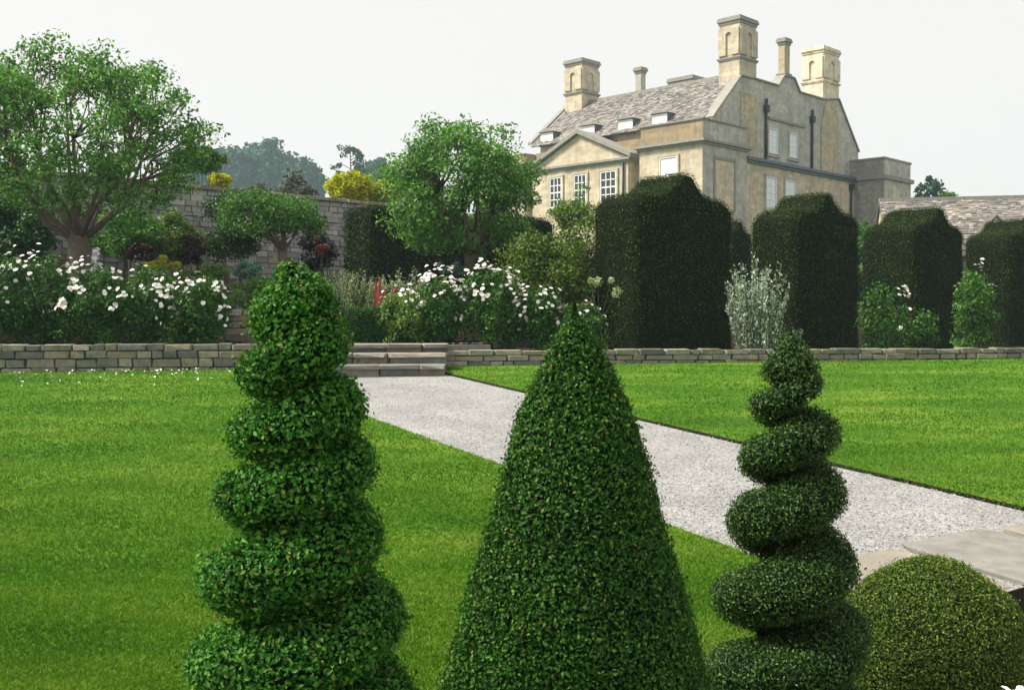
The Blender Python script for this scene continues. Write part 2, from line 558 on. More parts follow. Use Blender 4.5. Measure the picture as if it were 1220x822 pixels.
def clumps_in(center, radii, n, rng, hollow=0.45, zmin=-1.0):
    c, r = np.array(center), np.array(radii)
    out = []
    while len(out) < n:
        d = unit(rng.normal(size=3))
        if d[2] < zmin:
            continue
        out.append(c + r * d * rng.uniform(hollow, 1.0) ** 0.6)
    return np.array(out)


def clump_leaves(cl, rad, n, size, rng, centre, aspect=0.55, bias=0.7):
    """leaves gathered round clump centres, facing outwards and up"""
    i = rng.integers(0, len(cl), n)
    rr = np.broadcast_to(np.asarray(rad, float), (len(cl),))[i][:, None]
    d = unit(rng.normal(size=(n, 3))) * (rng.random((n, 1)) ** 0.5)
    P = cl[i] + d * rr * np.array([1, 1, 0.75])
    N = unit(d + 0.5 * unit(P - np.array(centre)) + np.array([0, 0, 0.5]))
    return leaves(P, N, size, rng, aspect, bias)


# ------------------------------------------------------------------ the ground
def wall_y(x):
    return 16.9 + 0.115 * x


PD = np.array([0.5155, -0.857])                            # along the path, towards the camera
PW = np.array([0.857, 0.5155])                             # across it
E0 = np.array([2.85, 6.03])                                # on the near edge of the lawn
PR = np.array([-0.82, 15.67])                              # on the right edge of the path
PL = np.array([-1.62, 11.92])                              # on the left edge


def z_ground(x, y):
    q = y - wall_y(x)
    if q < 0.55:
        return -0.25 + SLOPE * y if (np.dot(np.array([x, y]) - E0, PD) < 0) else 0.05
    g = 1.38 if x < -0.3 else 1.10
    if q < (3 if x < -0.3 else 10):
        return g
    if y > 90:                                             # the hill behind the village
        return 5.28 + min(max(y - 90, 0), 200) * 0.13
    return g + min(max(q - 3, 0) / 40.0, 1) * (5.28 - g)


xs = np.unique(np.concatenate([np.linspace(-600, -60, 10), np.linspace(-60, 60, 61), np.linspace(60, 600, 10)]))
ys = np.unique(np.concatenate([np.linspace(-60, 0, 7), np.linspace(0, 30, 91), np.linspace(30, 80, 26), np.linspace(80, 700, 12)]))
GV = [(x, y, z_ground(x, y)) for y in ys for x in xs]
nx = len(xs)
GF = [(j * nx + i, j * nx + i + 1, (j + 1) * nx + i + 1, (j + 1) * nx + i) for j in range(len(ys) - 1) for i in range(nx - 1)]
o = part('ground', GV, np.array(GF), 'soil', None, True, kind='structure')
o.data.materials.append(MATS['meadow'])
mi = np.array([1 if (GV[f[0]][1] > 34 or abs(GV[f[0]][0]) > 30) else 0 for f in GF], dtype=np.int32)
o.data.polygons.foreach_set('material_index', mi)


def sheet(name, poly, mat, thick, dz=0.0, res=0.5):
    """a lawn or path laid on the slope, its edge showing as a small step; poly is convex, counter-clockwise"""
    import bmesh
    bm = bmesh.new()
    vs = [bm.verts.new((x, y, SLOPE * y + dz)) for x, y in poly]
    f = bm.faces.new(vs)
    r = bmesh.ops.extrude_face_region(bm, geom=[f])
    for v in r['geom']:
        if isinstance(v, bmesh.types.BMVert):
            v.co.z -= thick
    bmesh.ops.recalc_face_normals(bm, faces=bm.faces)
    me = bpy.data.meshes.new(name)
    bm.to_mesh(me)
    bm.free()
    o = link(name, me, mat, None, kind='structure')
    me.materials.append(MATS['soil'])
    for p in me.polygons:
        if p.normal.z < 0.5:
            p.material_index = 1
    return o


def cross(p, d, q, e):
    t = np.linalg.solve(np.array([d, -np.array(e)]).T, np.array(q) - np.array(p))
    return np.array(p) + np.array(d) * t[0]


WD = np.array([1, 0.115])
WP = np.array([0, 16.9])
eL = cross(E0, PW, PL, PD)
eR = cross(E0, PW, PR, PD)
tL = cross(WP, WD, PL, PD)
tR = cross(WP, WD, PR, PD)
far_l, far_r = E0 - PW * 14, E0 + PW * 20
LAWN_L = [far_l, eL, tL, (-16, wall_y(-16))]
LAWN_R = [eR, far_r, (26, wall_y(26)), tR]
sheet('lawn', LAWN_L, 'lawn', 0.30)
sheet('lawn', LAWN_R, 'lawn', 0.30)
G = 0.02
sheet('gravel_path', [eL + PW * G, eR - PW * G, tR - WD * G, tL + WD * G], 'gravel', 0.22, -0.028)
me = MB().obox((0, 0), (1, 0), (0, 1), -12, 22, -12, 13.0, 0.055, 0.075)
lower = me.build('lower_terrace', 'gravel', None, kind='structure')


def in_poly(P, poly):
    ok = np.ones(len(P), bool)
    m = len(poly)
    for i in range(m):
        a, b = np.array(poly[i]), np.array(poly[(i + 1) % m])
        ok &= ((b[0] - a[0]) * (P[:, 1] - a[1]) - (b[1] - a[1]) * (P[:, 0] - a[0])) > 0
    return ok


def near_points(n, rng, y0, y1, power=2.0):
    """points on the slope, thinning out with distance"""
    u = rng.random(n)
    y = (y0 ** (1 - power) + u * (y1 ** (1 - power) - y0 ** (1 - power))) ** (1 / (1 - power))
    x = rng.uniform(-0.72, 0.72, n) * y
    return np.stack([x, y], 1)


def grass(name, poly, n, label, y0, y1):
    rng = np.random.default_rng(len(name) + n)
    P = near_points(n, rng, y0, y1)
    P = P[in_poly(P, poly)]
    n = len(P)
    dist = P[:, 1]
    w = (0.0014 + 0.0006 * dist)[:, None]
    h = (rng.uniform(0.010, 0.024, n) + 0.0006 * dist)[:, None]
    a = rng.uniform(0, 2 * math.pi, n)
    d = np.stack([np.cos(a), np.sin(a), np.zeros(n)], 1)
    lean = np.stack([rng.normal(size=n), rng.normal(size=n), np.zeros(n)], 1) * 0.55
    B = np.stack([P[:, 0], P[:, 1], SLOPE * P[:, 1] - 0.004], 1)
    V = np.empty((n, 3, 3))
    V[:, 0] = B - d * w
    V[:, 1] = B + d * w
    V[:, 2] = B + np.array([0, 0, 1]) * h + lean * h
    big = np.array([noise.noise((p[0] * 0.6, p[1] * 1.5, 3.1)) for p in P])
    mid = np.array([noise.noise((p[0] * 1.6 + 9, p[1] * 5.5, 1.7)) for p in P])
    r = np.clip(rng.beta(3, 3.6, n) + big * 0.4 + mid * 0.22, 0, 1)
    # ragged fringe hanging over the cut edge
    ne = 9000
    i = rng.integers(0, 4, ne)
    pa, pb = np.array(poly, float)[i], np.array(poly, float)[(i + 1) % 4]
    E = pa + (pb - pa) * rng.random((ne, 1))
    out_ = unit(np.stack([(pb - pa)[:, 1], -(pb - pa)[:, 0]], 1))
    E = E - out_ * rng.uniform(0, .02, (ne, 1))
    keep = (E[:, 1] > 3.5) & (np.abs(E[:, 0]) < 9)
    E, out_ = E[keep], out_[keep]
    ne = len(E)
    B = np.stack([E[:, 0], E[:, 1], SLOPE * E[:, 1] - .004], 1)
    d = np.stack([-out_[:, 1], out_[:, 0], np.zeros(ne)], 1) * rng.uniform(.004, .009, (ne, 1))
    tip = B + np.concatenate([out_ * rng.uniform(.01, .045, (ne, 1)), rng.uniform(-.018, .02, (ne, 1))], 1) + d * rng.normal(size=(ne, 1))
    V = np.concatenate([V, np.stack([B - d, B + d, tip], 1)])
    r = np.concatenate([r, rng.random(ne) * .6])
    n += ne
    o = part(name, V.reshape(-1, 3), np.arange(n * 3).reshape(n, 3), 'grass_blade', None, rnd=r)
    setp(o, label, 'grass', kind='stuff')


grass('grass', LAWN_L, 580000, 'short mown grass of the lawn left of the gravel path', 4.0, 16.5)
grass('grass', LAWN_R, 230000, 'short mown grass of the lawn right of the gravel path', 6.5, 18.5)


def pebbles():
    rng = np.random.default_rng(5)
    P = near_points(60000, rng, 5.8, 15.5, 1.6)
    poly = [eL, eR, tR, tL]
    P = P[in_poly(P, poly)]
    n = len(P)
    s = rng.uniform(0.004, 0.0095, n)[:, None]
    c = np.stack([P[:, 0], P[:, 1], SLOPE * P[:, 1] - 0.026], 1)
    a = rng.uniform(0, 6.28, n)
    u = np.stack([np.cos(a), np.sin(a), rng.normal(size=n) * 0.2], 1) * s * rng.uniform(1, 1.6, (n, 1))
    v = np.stack([-np.sin(a), np.cos(a), rng.normal(size=n) * 0.2], 1) * s
    z = np.array([0, 0, 1.0]) * s * 0.7
    V = np.stack([c + u, c + v, c - u, c - v, c + z], 1).reshape(-1, 3)
    b = (np.arange(n) * 5)[:, None, None]
    F = (b + np.array([[0, 1, 4], [1, 2, 4], [2, 3, 4], [3, 0, 4]])[None]).reshape(-1, 3)
    o = part('pebbles', V, F, 'pebble', None, rnd=np.repeat(rng.random(n), 4))
    setp(o, 'loose pale grey pebbles of the gravel path', 'gravel', kind='stuff')


pebbles()


# ------------------------------------------------------------------ stones
def stone_mesh(seed):
    import bmesh
    r = random.Random(seed)
    bm = bmesh.new()
    bmesh.ops.create_cube(bm, size=1.0)
    for v in bm.verts:
        v.co += Vector((r.uniform(-.03, .03), r.uniform(-.05, .05), r.uniform(-.06, .06)))
    bmesh.ops.bevel(bm, geom=bm.edges[:], offset=0.055, segments=1, affect='EDGES')
    for v in bm.verts:
        v.co += Vector((r.uniform(-.03, .03), r.uniform(-.05, .05), r.uniform(-.05, .05)))
    me = bpy.data.meshes.new('stone')
    bm.to_mesh(me)
    bm.free()
    return me


STONES = {m: [stone_mesh(i) for i in range(7)] for m in ('wall_stone', 'warm_wall_stone', 'slab_stone')}
for m, l in STONES.items():
    for me_ in l:
        me_.materials.append(MATS[m])


def stone(parent, c, ang, size, mat='wall_stone', rnd=random, name='stone'):
    o = bpy.data.objects.new(name, rnd.choice(STONES[mat]))
    COL.objects.link(o)
    o.parent = parent
    o.location = tuple(np.array(c) - base_of(parent))
    o.rotation_euler = (0, 0, ang + (math.pi if rnd.random() < .5 else 0) + rnd.uniform(-.02, .02))
    o.scale = size
    return o


def rubble_wall(name, label, p0, p1, z0, tops, depth, courses, seed, mat='wall_stone', lens=(0.22, 0.5), slope0=0.0, back=0.12, tilt=0.0):
    """courses: heights from the bottom; stones laid singly with recessed mortar behind"""
    rnd = random.Random(seed)
    p0, p1 = np.array(p0), np.array(p1)
    L = np.linalg.norm(p1 - p0)
    d = (p1 - p0) / L
    nrm = np.array([-d[1], d[0]])
    ang = math.atan2(d[1], d[0])
    t = thing(name, label, 'wall', (*p0, z0))
    H = sum(courses)
    m = MB()
    m.obox(p0, d, nrm, 0, L, 0.045, depth, z0 - 0.3, z0 + H - 0.03)
    m.build('mortar', 'mortar', t)
    z = z0
    for ci, h in enumerate(courses):
        x = rnd.uniform(-0.2, 0)
        while x < L - 0.05:
            l = min(rnd.uniform(*lens), L - x + 0.05)
            if l < 0.1:
                break
            hh = h * rnd.uniform(0.80, 0.95) if ci < len(courses) - 1 else h * rnd.uniform(0.75, 1.05)
            dd = 0.16 if ci < len(courses) - 1 else depth * 0.8
            c = p0 + d * (x + l / 2) + nrm * (dd / 2 + rnd.uniform(-0.012, 0.015))
            stone(t, (c[0], c[1], z + hh / 2), ang, (l - 0.022, dd, hh), mat, rnd)
            x += l
        z += h
    return t


wy = wall_y
rubble_wall('low_wall', 'low dry stone wall holding up the rose bed left of the steps', (-10.6, wy(-10.6)), (-3.75, wy(-3.75)), 1.10,
            0, 0.34, (0.09, 0.14, 0.12, 0.10), 11, lens=(0.16, 0.48))
rubble_wall('low_wall', 'low two course stone edging in front of the yew hedges and white roses', (-0.95, wy(-0.95)), (15.5, wy(15.5)), 1.16,
            0, 0.28, (0.10, 0.09, 0.085), 12, lens=(0.16, 0.46))
# steps between the two walls
st = thing('stone_steps', 'two weathered stone steps from the gravel path up to the rose terrace', 'steps', (-2.4, wy(-2.4), 1.05))
rnd = random.Random(3)
wd = np.array([1, 0.115]) / math.hypot(1, 0.115)
wn_ = np.array([-wd[1], wd[0]])
wang = math.atan2(wd[1], wd[0])
for k, (off, z1, hh) in enumerate(((-0.95, 1.24, 0.19), (-0.48, 1.40, 0.16), (-0.02, 1.53, 0.13))):
    x = -3.75
    O = np.array([0, 16.9]) + wn_ * off
    x1 = -1.12 + 0.05 * k
    m = MB().obox(O, wd, wn_, -3.73, x1 - 0.03, 0.05, 0.6, z1 - hh - 0.25, z1 - 0.03)
    m.build('mortar', 'mortar', st)
    while x < x1 - 0.05:                                   # riser blocks and a slab nosing
        l = min(rnd.uniform(0.4, 0.8), x1 - x)
        if x1 - x - l < 0.2:
            l = x1 - x
        c = O + wd * (x + l / 2) + wn_ * 0.12
        stone(st, (c[0], c[1], z1 - 0.06 - (hh - 0.06) / 2 - 0.02), wang, (l - 0.012, 0.2, hh - 0.02), 'wall_stone', rnd, 'riser_stone')
        c = O + wd * (x + l / 2) + wn_ * 0.26
        stone(st, (c[0], c[1], z1 - 0.028), wang, (l - 0.01, 0.60, 0.062), 'slab_stone', rnd, 'tread_slab')
        x += l
o = MB().obox((0, 16.9), wd, wn_, -4.1, -0.3, 0.5, 2.1, 1.30, 1.50).build('landing', 'slab_stone', None, kind='structure')
# upper retaining wall
UPW = 1.95
ub0 = np.array([0, 16.9]) + wn_ * UPW
uw = rubble_wall('retaining_wall', 'upper stone retaining wall with flat coping behind the clipped box and roses', ub0 + wd * -9.5, ub0 + wd * 0.3, 1.40,
                 0, 0.3, (0.13, 0.13, 0.12, 0.12, 0.10), 21, 'warm_wall_stone', (0.3, 0.75))
x = -9.6
rnd = random.Random(8)
while x < 0.35:
    l = rnd.uniform(0.6, 1.0)
    c = ub0 + wd * (x + l / 2) + wn_ * 0.17
    stone(uw, (c[0], c[1], 2.04), wang, (l - 0.015, 0.48, 0.09), 'slab_stone', rnd, 'coping_stone')
    x += l
m = MB().obox(ub0, wd, wn_, -22, 0.3, 0.3, 11.0, 1.2, 2.05)
m.build('raised_bed', 'soil', None, kind='structure')
m = MB().obox((0, 16.9), wd, wn_, -22, -3.8, 0.2, 2.0, 1.1, 1.46)
m.obox((0, 16.9), wd, wn_, -0.3, 24, 0.2, 8.2, 0.9, 1.20)
m.build('rose_bed', 'soil', None, kind='structure')

# paving slab at the near end of the path, with steps going down
pv = thing('stone_landing', 'pale stone slab landing at the near end of the gravel path', 'steps', (*E0, 0.40))
rnd = random.Random(4)
ang_w = math.atan2(PW[1], PW[0])
u = -1.15
Lt = float(np.dot(eR - E0, PW))
U0 = float(np.dot(eL - E0, PW))
u = U0
while u < Lt - 0.1:
    l = min(rnd.uniform(0.9, 1.25), Lt - u)
    c = E0 + PW * (u + l / 2) - PD * 0.42
    z = SLOPE * c[1] - 0.03
    o = stone(pv, (c[0], c[1], z - 0.04), ang_w, (l - 0.012, 0.86, 0.12), 'slab_stone', rnd, 'slab')
    o.rotation_euler = (math.atan(SLOPE) * 0.85, 0, ang_w)
    u += l
m = MB().obox(E0, PW, -PD, U0 - 9, Lt + 12, 0.03, 0.5, 0.0, 0.29)
m.build('kerb', 'mortar', pv)
u = U0 - 7
while u < Lt + 6:                                          # edging stones of the lawn's near end
    l = rnd.uniform(0.5, 0.9)
    if u + l < U0 or u > Lt:
        c = E0 + PW * (u + l / 2) - PD * 0.06
        stone(pv, (c[0], c[1], SLOPE * c[1] - 0.09), ang_w, (l - 0.01, 0.2, 0.2), 'wall_stone', rnd, 'edging_stone')
    u += l


# ------------------------------------------------------------------ clipped box in front
def px_at(Y):
    return Y / F_PX


def helix_topiary(name, label, xp, Y, turns, n, leaf, mat, tight, lean=0.0, seed=1, z_floor=0.075, hub=0.40, crown=None):
    """turns: (row in the photo, half width in px) one per turn from the tip down"""
    rng = np.random.default_rng(seed)
    zc = np.array([at(xp, r, Y)[2] for r, h in turns])
    R = np.array([h * px_at(Y) for r, h in turns])
    cx = at(xp, 500, Y)[0]
    k = np.arange(len(turns))
    root = thing(name, label, 'topiary', (cx, Y, z_floor))
    S, M = 36 * (len(turns) - 1) + 1, 20
    V = []
    for i in range(S):
        t = i / 36
        z = np.interp(t, k, zc)
        r = np.interp(t, k, R)
        pitch = (np.interp(max(t - .5, 0), k, zc) - np.interp(min(t + .5, k[-1]), k, zc))
        if t < .5 or t > k[-1] - .5:
            pitch *= 1.6
        th = -math.pi * 0.5 - 2 * math.pi * (t)            # climbing to the right on the near side
        hv = pitch * tight
        rc, rt = hub * r, (1 - hub) * r
        for j in range(M):
            w = 2 * math.pi * j / M
            # flat, rounded coil, a little fuller below
            cr = math.copysign(abs(math.cos(w)) ** 0.95, math.cos(w))
            sr = math.copysign(abs(math.sin(w)) ** 0.95, math.sin(w))
            rad = rc + rt * cr
            V.append((cx + rad * math.cos(th) + lean * (z - zc[-1]), Y + rad * math.sin(th), z + hv * sr))
    F = [(i * M + j, (i + 1) * M + j, (i + 1) * M + (j + 1) % M, i * M + (j + 1) % M) for i in range(S - 1) for j in range(M)]
    V = lump(V, 0.022, 7, seed)
    F = [f[::-1] for f in F]
    if crown:                                              # the solid clipped tip above the first coil
        cV, cF = lathe(cx + lean * (zc[0] - zc[-1]), Y, [(at(xp, r_, Y)[2], h_ * px_at(Y)) for r_, h_ in crown][::-1], 24)
        F = F + [tuple(i + len(V) for i in f) for f in cF]
        V = list(V) + lump(cV, 0.012, 8, seed)
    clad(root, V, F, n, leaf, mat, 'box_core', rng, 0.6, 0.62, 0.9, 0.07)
    MB().tube([(cx, Y, z_floor - 0.05), (cx + lean * .5, Y, (z_floor + zc[0]) / 2), (cx + lean * (zc[0] - zc[-1]), Y, zc[0])], [0.03, 0.025, 0.008], 8).build('trunk', 'bark', root, True)
    return root


helix_topiary('spiral_topiary', 'broad shaggy box spiral with close coils and bright glossy leaves', 355, 2.61,
              [(327, 3), (366, 50), (426, 64), (500, 79), (575, 90), (662, 108), (762, 126), (872, 142), (985, 152), (1100, 150), (1195, 120)],
              180000, 0.0128, 'box_leaf', 0.42, 0.0, 3,
              crown=[(320, 1), (325, 11), (337, 25), (354, 39), (378, 50), (398, 49), (412, 30)])
helix_topiary('spiral_topiary', 'slender tightly clipped box spiral with open rounded coils beside the ball', 938, 3.86,
              [(400, 3), (428, 28), (468, 44), (525, 57), (597, 68), (687, 86), (778, 96), (870, 98), (955, 90)],
              120000, 0.0105, 'spiral_leaf', 0.405, 0.006, 4, hub=0.33,
              crown=[(397, 1), (406, 9), (420, 21), (435, 31), (446, 28), (452, 10)])

# cone
rng = np.random.default_rng(21)
Yc = 3.19
prof = [(364, 1), (373, 5), (388, 15), (408, 28), (440, 45), (500, 71), (560, 88), (620, 105), (700, 130), (780, 151), (822, 162), (900, 180), (980, 190), (1060, 186), (1110, 150), (1122, 60)]
cxc = at(686, 500, Yc)[0]
root = thing('cone_topiary', 'tall dense box cone clipped to a rounded point between the two spirals', 'topiary', (cxc, Yc, 0.075))
V, F = lathe(cxc, Yc, [(at(686, r, Yc)[2], h * px_at(Yc) - 0.008) for r, h in prof][::-1], 48)
V = lump(V, 0.018, 6, 5)
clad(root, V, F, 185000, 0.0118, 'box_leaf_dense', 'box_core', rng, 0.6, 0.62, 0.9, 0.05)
MB().tube([(cxc, Yc, 0.02), (cxc, Yc, 1.0)], [0.04, 0.03], 8).build('trunk', 'bark', root, True)
# ball
rng = np.random.default_rng(22)
Yb = 4.47
cb = at(1110, 772, Yb)
Rb = 106 * px_at(Yb)
root = thing('ball_topiary', 'rounded clipped ball with small olive green leaves beside the stone slab', 'topiary', (cb[0], Yb, 0.075))
V, F = lathe(cb[0], Yb, [(cb[2] + 1.0 * Rb * math.sin(a) * (1 if a > 0 else 1.12), Rb * 1.0 * math.cos(a)) for a in np.linspace(-1.5, 1.56, 26)], 44)
V = lump(V, 0.018, 5, 8)
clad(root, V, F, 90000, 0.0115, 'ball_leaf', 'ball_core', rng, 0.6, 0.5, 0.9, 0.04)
MB().tube([(cb[0], Yb, 0.02), (cb[0], Yb, 0.5)], [0.035, 0.03], 8).build('trunk', 'bark', root, True)


# ------------------------------------------------------------------ yew hedges
HA = math.radians(50)
HR = np.array([math.sin(HA), math.cos(HA)])
HP = np.array([-math.cos(HA), math.sin(HA)])


def yew_block(name, label, A, w, dep, z0, zs, peak, n, seed, leaf=0.045, taper=0.06, group=None, corner=0.30):
    """A: near bottom corner; profile with a raised ogee crest along the depth"""
    rng = np.random.default_rng(seed)
    A = np.array(A)
    root = thing(name, label, 'hedge', (*(A + HR * w / 2 + HP * dep / 2), z0), group)
    hgt = zs - z0

    def top(t):                                            # t in -1..1 across the profile
        a = abs(t)
        e = 0.0
        if peak:
            e = peak * (1 - min(max((a - 0.09) / 0.52, 0), 1)) ** 2.0
        drop = corner * max((a - 0.74) / 0.26, 0) ** 2.2
        return zs + e - drop
    nu, nz, nd = 40, 14, 10
    ts = np.linspace(-1, 1, nu + 1)
    ring = []                                              # outline in (u, z): up the left side, over, down the right
    for i in range(nz):
        ring.append((-1, z0 + (top(-1) - z0) * i / nz))
    ring += [(t, top(t)) for t in ts]
    for i in range(nz - 1, -1, -1):
        ring.append((1, z0 + (top(1) - z0) * i / nz))
    m = len(ring)
    V, F = [], []
    for k in range(nd + 1):
        v = k / nd
        ins = 0.05 if k in (0, nd) else 0.0                # rounded front and back arris
        for (t, z) in ring:
            f = 1 - taper * (z - z0) / hgt
            zz = z - (ins * 1.2 if z > z0 + 0.3 else 0)
            p = A + HR * (w / 2 + t * w / 2 * f * (1 - ins)) + HP * (dep * (0.5 + (v - 0.5) * (1 - taper * .5 * (z - z0) / hgt)))
            V.append((p[0], p[1], zz))
    for k in range(nd):
        for i in range(m - 1):
            F.append((k * m + i, k * m + i + 1, (k + 1) * m + i + 1, (k + 1) * m + i))
    # end faces as strips joining left and right outline points
    for k, fl in ((0, False), (nd, True)):
        b = k * m
        cols = []
        for i in range(m):
            pass
        for i in range(nz):
            l0, l1 = i, i + 1
            r0, r1 = m - 1 - i, m - 2 - i
            f = (b + l0, b + r0, b + r1, b + l1)
            F.append(f[::-1] if fl else f)
        zb_ = top(1)
        nb0 = len(V)
        for i, t in enumerate(ts):                         # a level line under the crest, so the cap has no overlapping faces
            va, vb = np.array(V[b + nz]), np.array(V[b + nz + nu])
            q = va + (vb - va) * (t + 1) / 2
            V.append((q[0], q[1], min(q[2], V[b + nz + i][2])))
        for i in range(nu):
            f = (nb0 + i, nb0 + i + 1, b + nz + i + 1, b + nz + i)
            F.append(f[::-1] if fl else f)
    F = [f[::-1] for f in F]
    V = lump(V, 0.03, 2.3, seed)
    P, N = scatter(V, F, 40, rng)
    ctr = np.array([*(A + HR * w / 2 + HP * dep / 2), (z0 + zs) / 2])
    if np.sum((P - ctr) * N) < 0:
        F = [f[::-1] for f in F]
    clad(root, V, F, n, leaf, 'yew_leaf', 'yew_core', rng, 0.5, 0.38, 1.2, 0.02)
    MB().tube([(*ctr[:2], z0 - 0.2), (*ctr[:2], zs - 0.6)], [0.1, 0.05], 8).build('trunk', 'bark', root, True)
    return root


def on_line(px, p0, d):
    r = ray(px, 320)
    n = np.array([d[1], -d[0]])
    t = np.dot(p0, n) / np.dot(r[:2], n)
    return float(np.dot(r[:2] * t - p0, d))


A1 = at(760, 222, 18.0)[:2]
hl = ['largest clipped yew buttress with crest, beside the bronze leaved bush', 'clipped yew buttress with crest between the silver plant and white roses',
      'clipped yew buttress with crest between two white rose clumps', 'clipped yew buttress with crest in front of the barn roof dormer']
for i, (pa, pb, pc) in enumerate(((760, 876, 703), (949, 1026, 892), (1091, 1150, 1025), (1203, 1250, 1147))):
    s0 = on_line(pa, A1, HR)
    A = A1 + HR * s0
    w = on_line(pb, A1, HR) - s0
    r = ray(pc, 320)
    n_ = np.array([HP[1], -HP[0]])
    t = np.dot(A, n_) / np.dot(r[:2], n_)
    dep = float(np.dot(r[:2] * t - A, HP))
    if i == 3:
        w = 2.5
    yew_block('yew_hedge', hl[i], A, w, dep, 1.15, 4.13, 0.40, 52000, 31 + i, leaf=0.034, taper=0.015, corner=0.2)
# hedges further back
A = at(438, 250, 24.5)[:2]
yew_block('yew_hedge', 'flat topped yew hedge block in front of the garden wall, behind the tree', A, 3.1, 1.25, 2.05, at(438, 245, 24.5)[2] + 0.04, 0, 30000, 41, 0.055, 0.04, corner=0.12)
A = at(577, 262, 27.5)[:2]
yew_block('yew_hedge', 'yew hedge block half hidden by the round tree crown', A, 2.6, 1.2, 2.1, at(577, 256, 27.5)[2] + 0.05, 0, 14000, 42, 0.06, 0.04, corner=0.15)
A = at(872, 270, 30)[:2]
yew_block('yew_hedge', 'distant yew hedge seen through the gap between the two largest buttresses', A, 1.1, 2.6, 2.2, at(880, 272, 30)[2], 0.3, 9000, 43, 0.06, 0.05)
# clipped box cushion by the steps
rng = np.random.default_rng(51)
A = np.array([0, 16.9]) + wd * -2.55 + wn_ * 1.15
root = thing('box_cushion', 'small clipped box block with rounded corners on the step landing', 'hedge', (*A, 1.5))
V, F = [], []
ks = 32
for z, f in ((1.48, 0.86), (1.58, 0.94), (1.75, 0.98), (1.98, 1.0), (2.05, 0.98), (2.09, 0.9), (2.10, 0.5), (2.10, 0.02)):
    for j in range(ks):
        a = 2 * math.pi * j / ks
        cu = math.copysign(abs(math.cos(a)) ** 0.35, math.cos(a)) * 0.62 * f
        cv = math.copysign(abs(math.sin(a)) ** 0.35, math.sin(a)) * 0.36 * f
        p = A + wd * (cu + 0.45) + wn_ * cv
        V.append((p[0], p[1], z))
F = [(i * ks + j, i * ks + (j + 1) % ks, (i + 1) * ks + (j + 1) % ks, (i + 1) * ks + j) for i in range(7) for j in range(ks)]
clad(root, V, F, 15000, 0.028, 'box_leaf_dense', 'box_core', rng, 0.4, 0.55, 0.7, 0.05)


# ------------------------------------------------------------------ roses
def bloom_mesh(name, mat, seed):
    r = random.Random(seed)
    V, F = [], []
    for ringi, (np_, rad, lift, tilt) in enumerate(((5, 0.55, 0.0, 0.25), (4, 0.34, 0.12, 0.7))):
        for k in range(np_):
            a = 2 * math.pi * (k + 0.5 * ringi) / np_ + r.uniform(-.2, .2)
            c, s = math.cos(a), math.sin(a)
            n = len(V)
            L, w = rad * r.uniform(.85, 1.1), rad * 0.62
            for (l, ww, zz) in ((0, 0.08, 0), (0.6, 1, tilt * 0.25), (1.0, 0.55, tilt * 0.6)):
                for sg in (-1, 1):
                    V.append((c * l * L - s * sg * w * ww, s * l * L + c * sg * w * ww, lift + zz * L))
            F += [(n, n + 1, n + 3, n + 2), (n + 2, n + 3, n + 5, n + 4)]
    me = bpy.data.meshes.new(name)
    me.from_pydata(V, [], F)
    me.materials.append(MATS[mat])
    return me


BLOOMS = [bloom_mesh('bloom', 'petal_white', i) for i in range(4)] + [bloom_mesh('bloom', 'petal_blush', 9)]


def add_blooms(root, pts, nrm, rng, size=(0.045, 0.08), name='bloom'):
    b = base_of(root)
    for p, n in zip(pts, nrm):
        o = bpy.data.objects.new(name, BLOOMS[int(rng.choice(5, p=[.22, .22, .22, .22, .12]))])
        COL.objects.link(o)
        o.parent = root
        o.location = tuple(p - b)
        q = Vector(n).to_track_quat('Z', 'Y').to_euler()
        o.rotation_euler = q
        s = rng.uniform(*size)
        o.scale = (s, s, s)


def rose_bush(name, label, c, radii, z0, nl, nb, seed, leaf=0.05, mat='rose_leaf', group=None, cat='rose bush', up=0.5):
    """c: centre of the foliage"""
    rng = np.random.default_rng(seed)
    c, radii = np.array(c, float), np.array(radii, float)
    root = thing(name, label, cat, (c[0], c[1], z0), group)
    cl = clumps_in(c, radii * 0.9, 90, rng, 0.3, -0.95)
    low = np.stack([c[0] + rng.uniform(-.85, .85, 40) * radii[0], c[1] + rng.uniform(-.6, .5, 40) * radii[1], rng.uniform(z0 + .05, c[2], 40)], 1)
    if radii[2] > .4:
        cl = np.concatenate([cl, low])
    V, F, r = clump_leaves(cl, radii.mean() * 0.3, nl * 2, leaf, rng, c, 0.6, 0.7)
    part('foliage', V, F, mat, root, rnd=r)
    m = MB()
    for k in range(9):
        e = cl[rng.integers(len(cl))]
        b = np.array([c[0] + rng.normal() * 0.08, c[1] + rng.normal() * 0.08, z0 - 0.03])
        m.tube([b, (b + e) / 2 + rng.normal(size=3) * 0.05, e], [0.012, 0.009, 0.005], 5)
    m.build('canes', 'stem', root)
    if nb:
        P, N = [], []
        while len(P) < nb:
            d = unit(rng.normal(size=3))
            if d[1] > 0.5 or d[2] < -0.35 or rng.random() > up + 0.5 * (d[2] + 0.3):
                continue
            p0 = c + radii * d * rng.uniform(0.95, 1.10)
            for _ in range(int(rng.integers(2, 8))):
                if len(P) < nb:
                    P.append(p0 + rng.normal(size=3) * 0.065)
                    N.append(unit(d + np.array([0, -0.35, 0.35]) + rng.normal(size=3) * 0.35))
        add_blooms(root, P, N, rng)
    return root


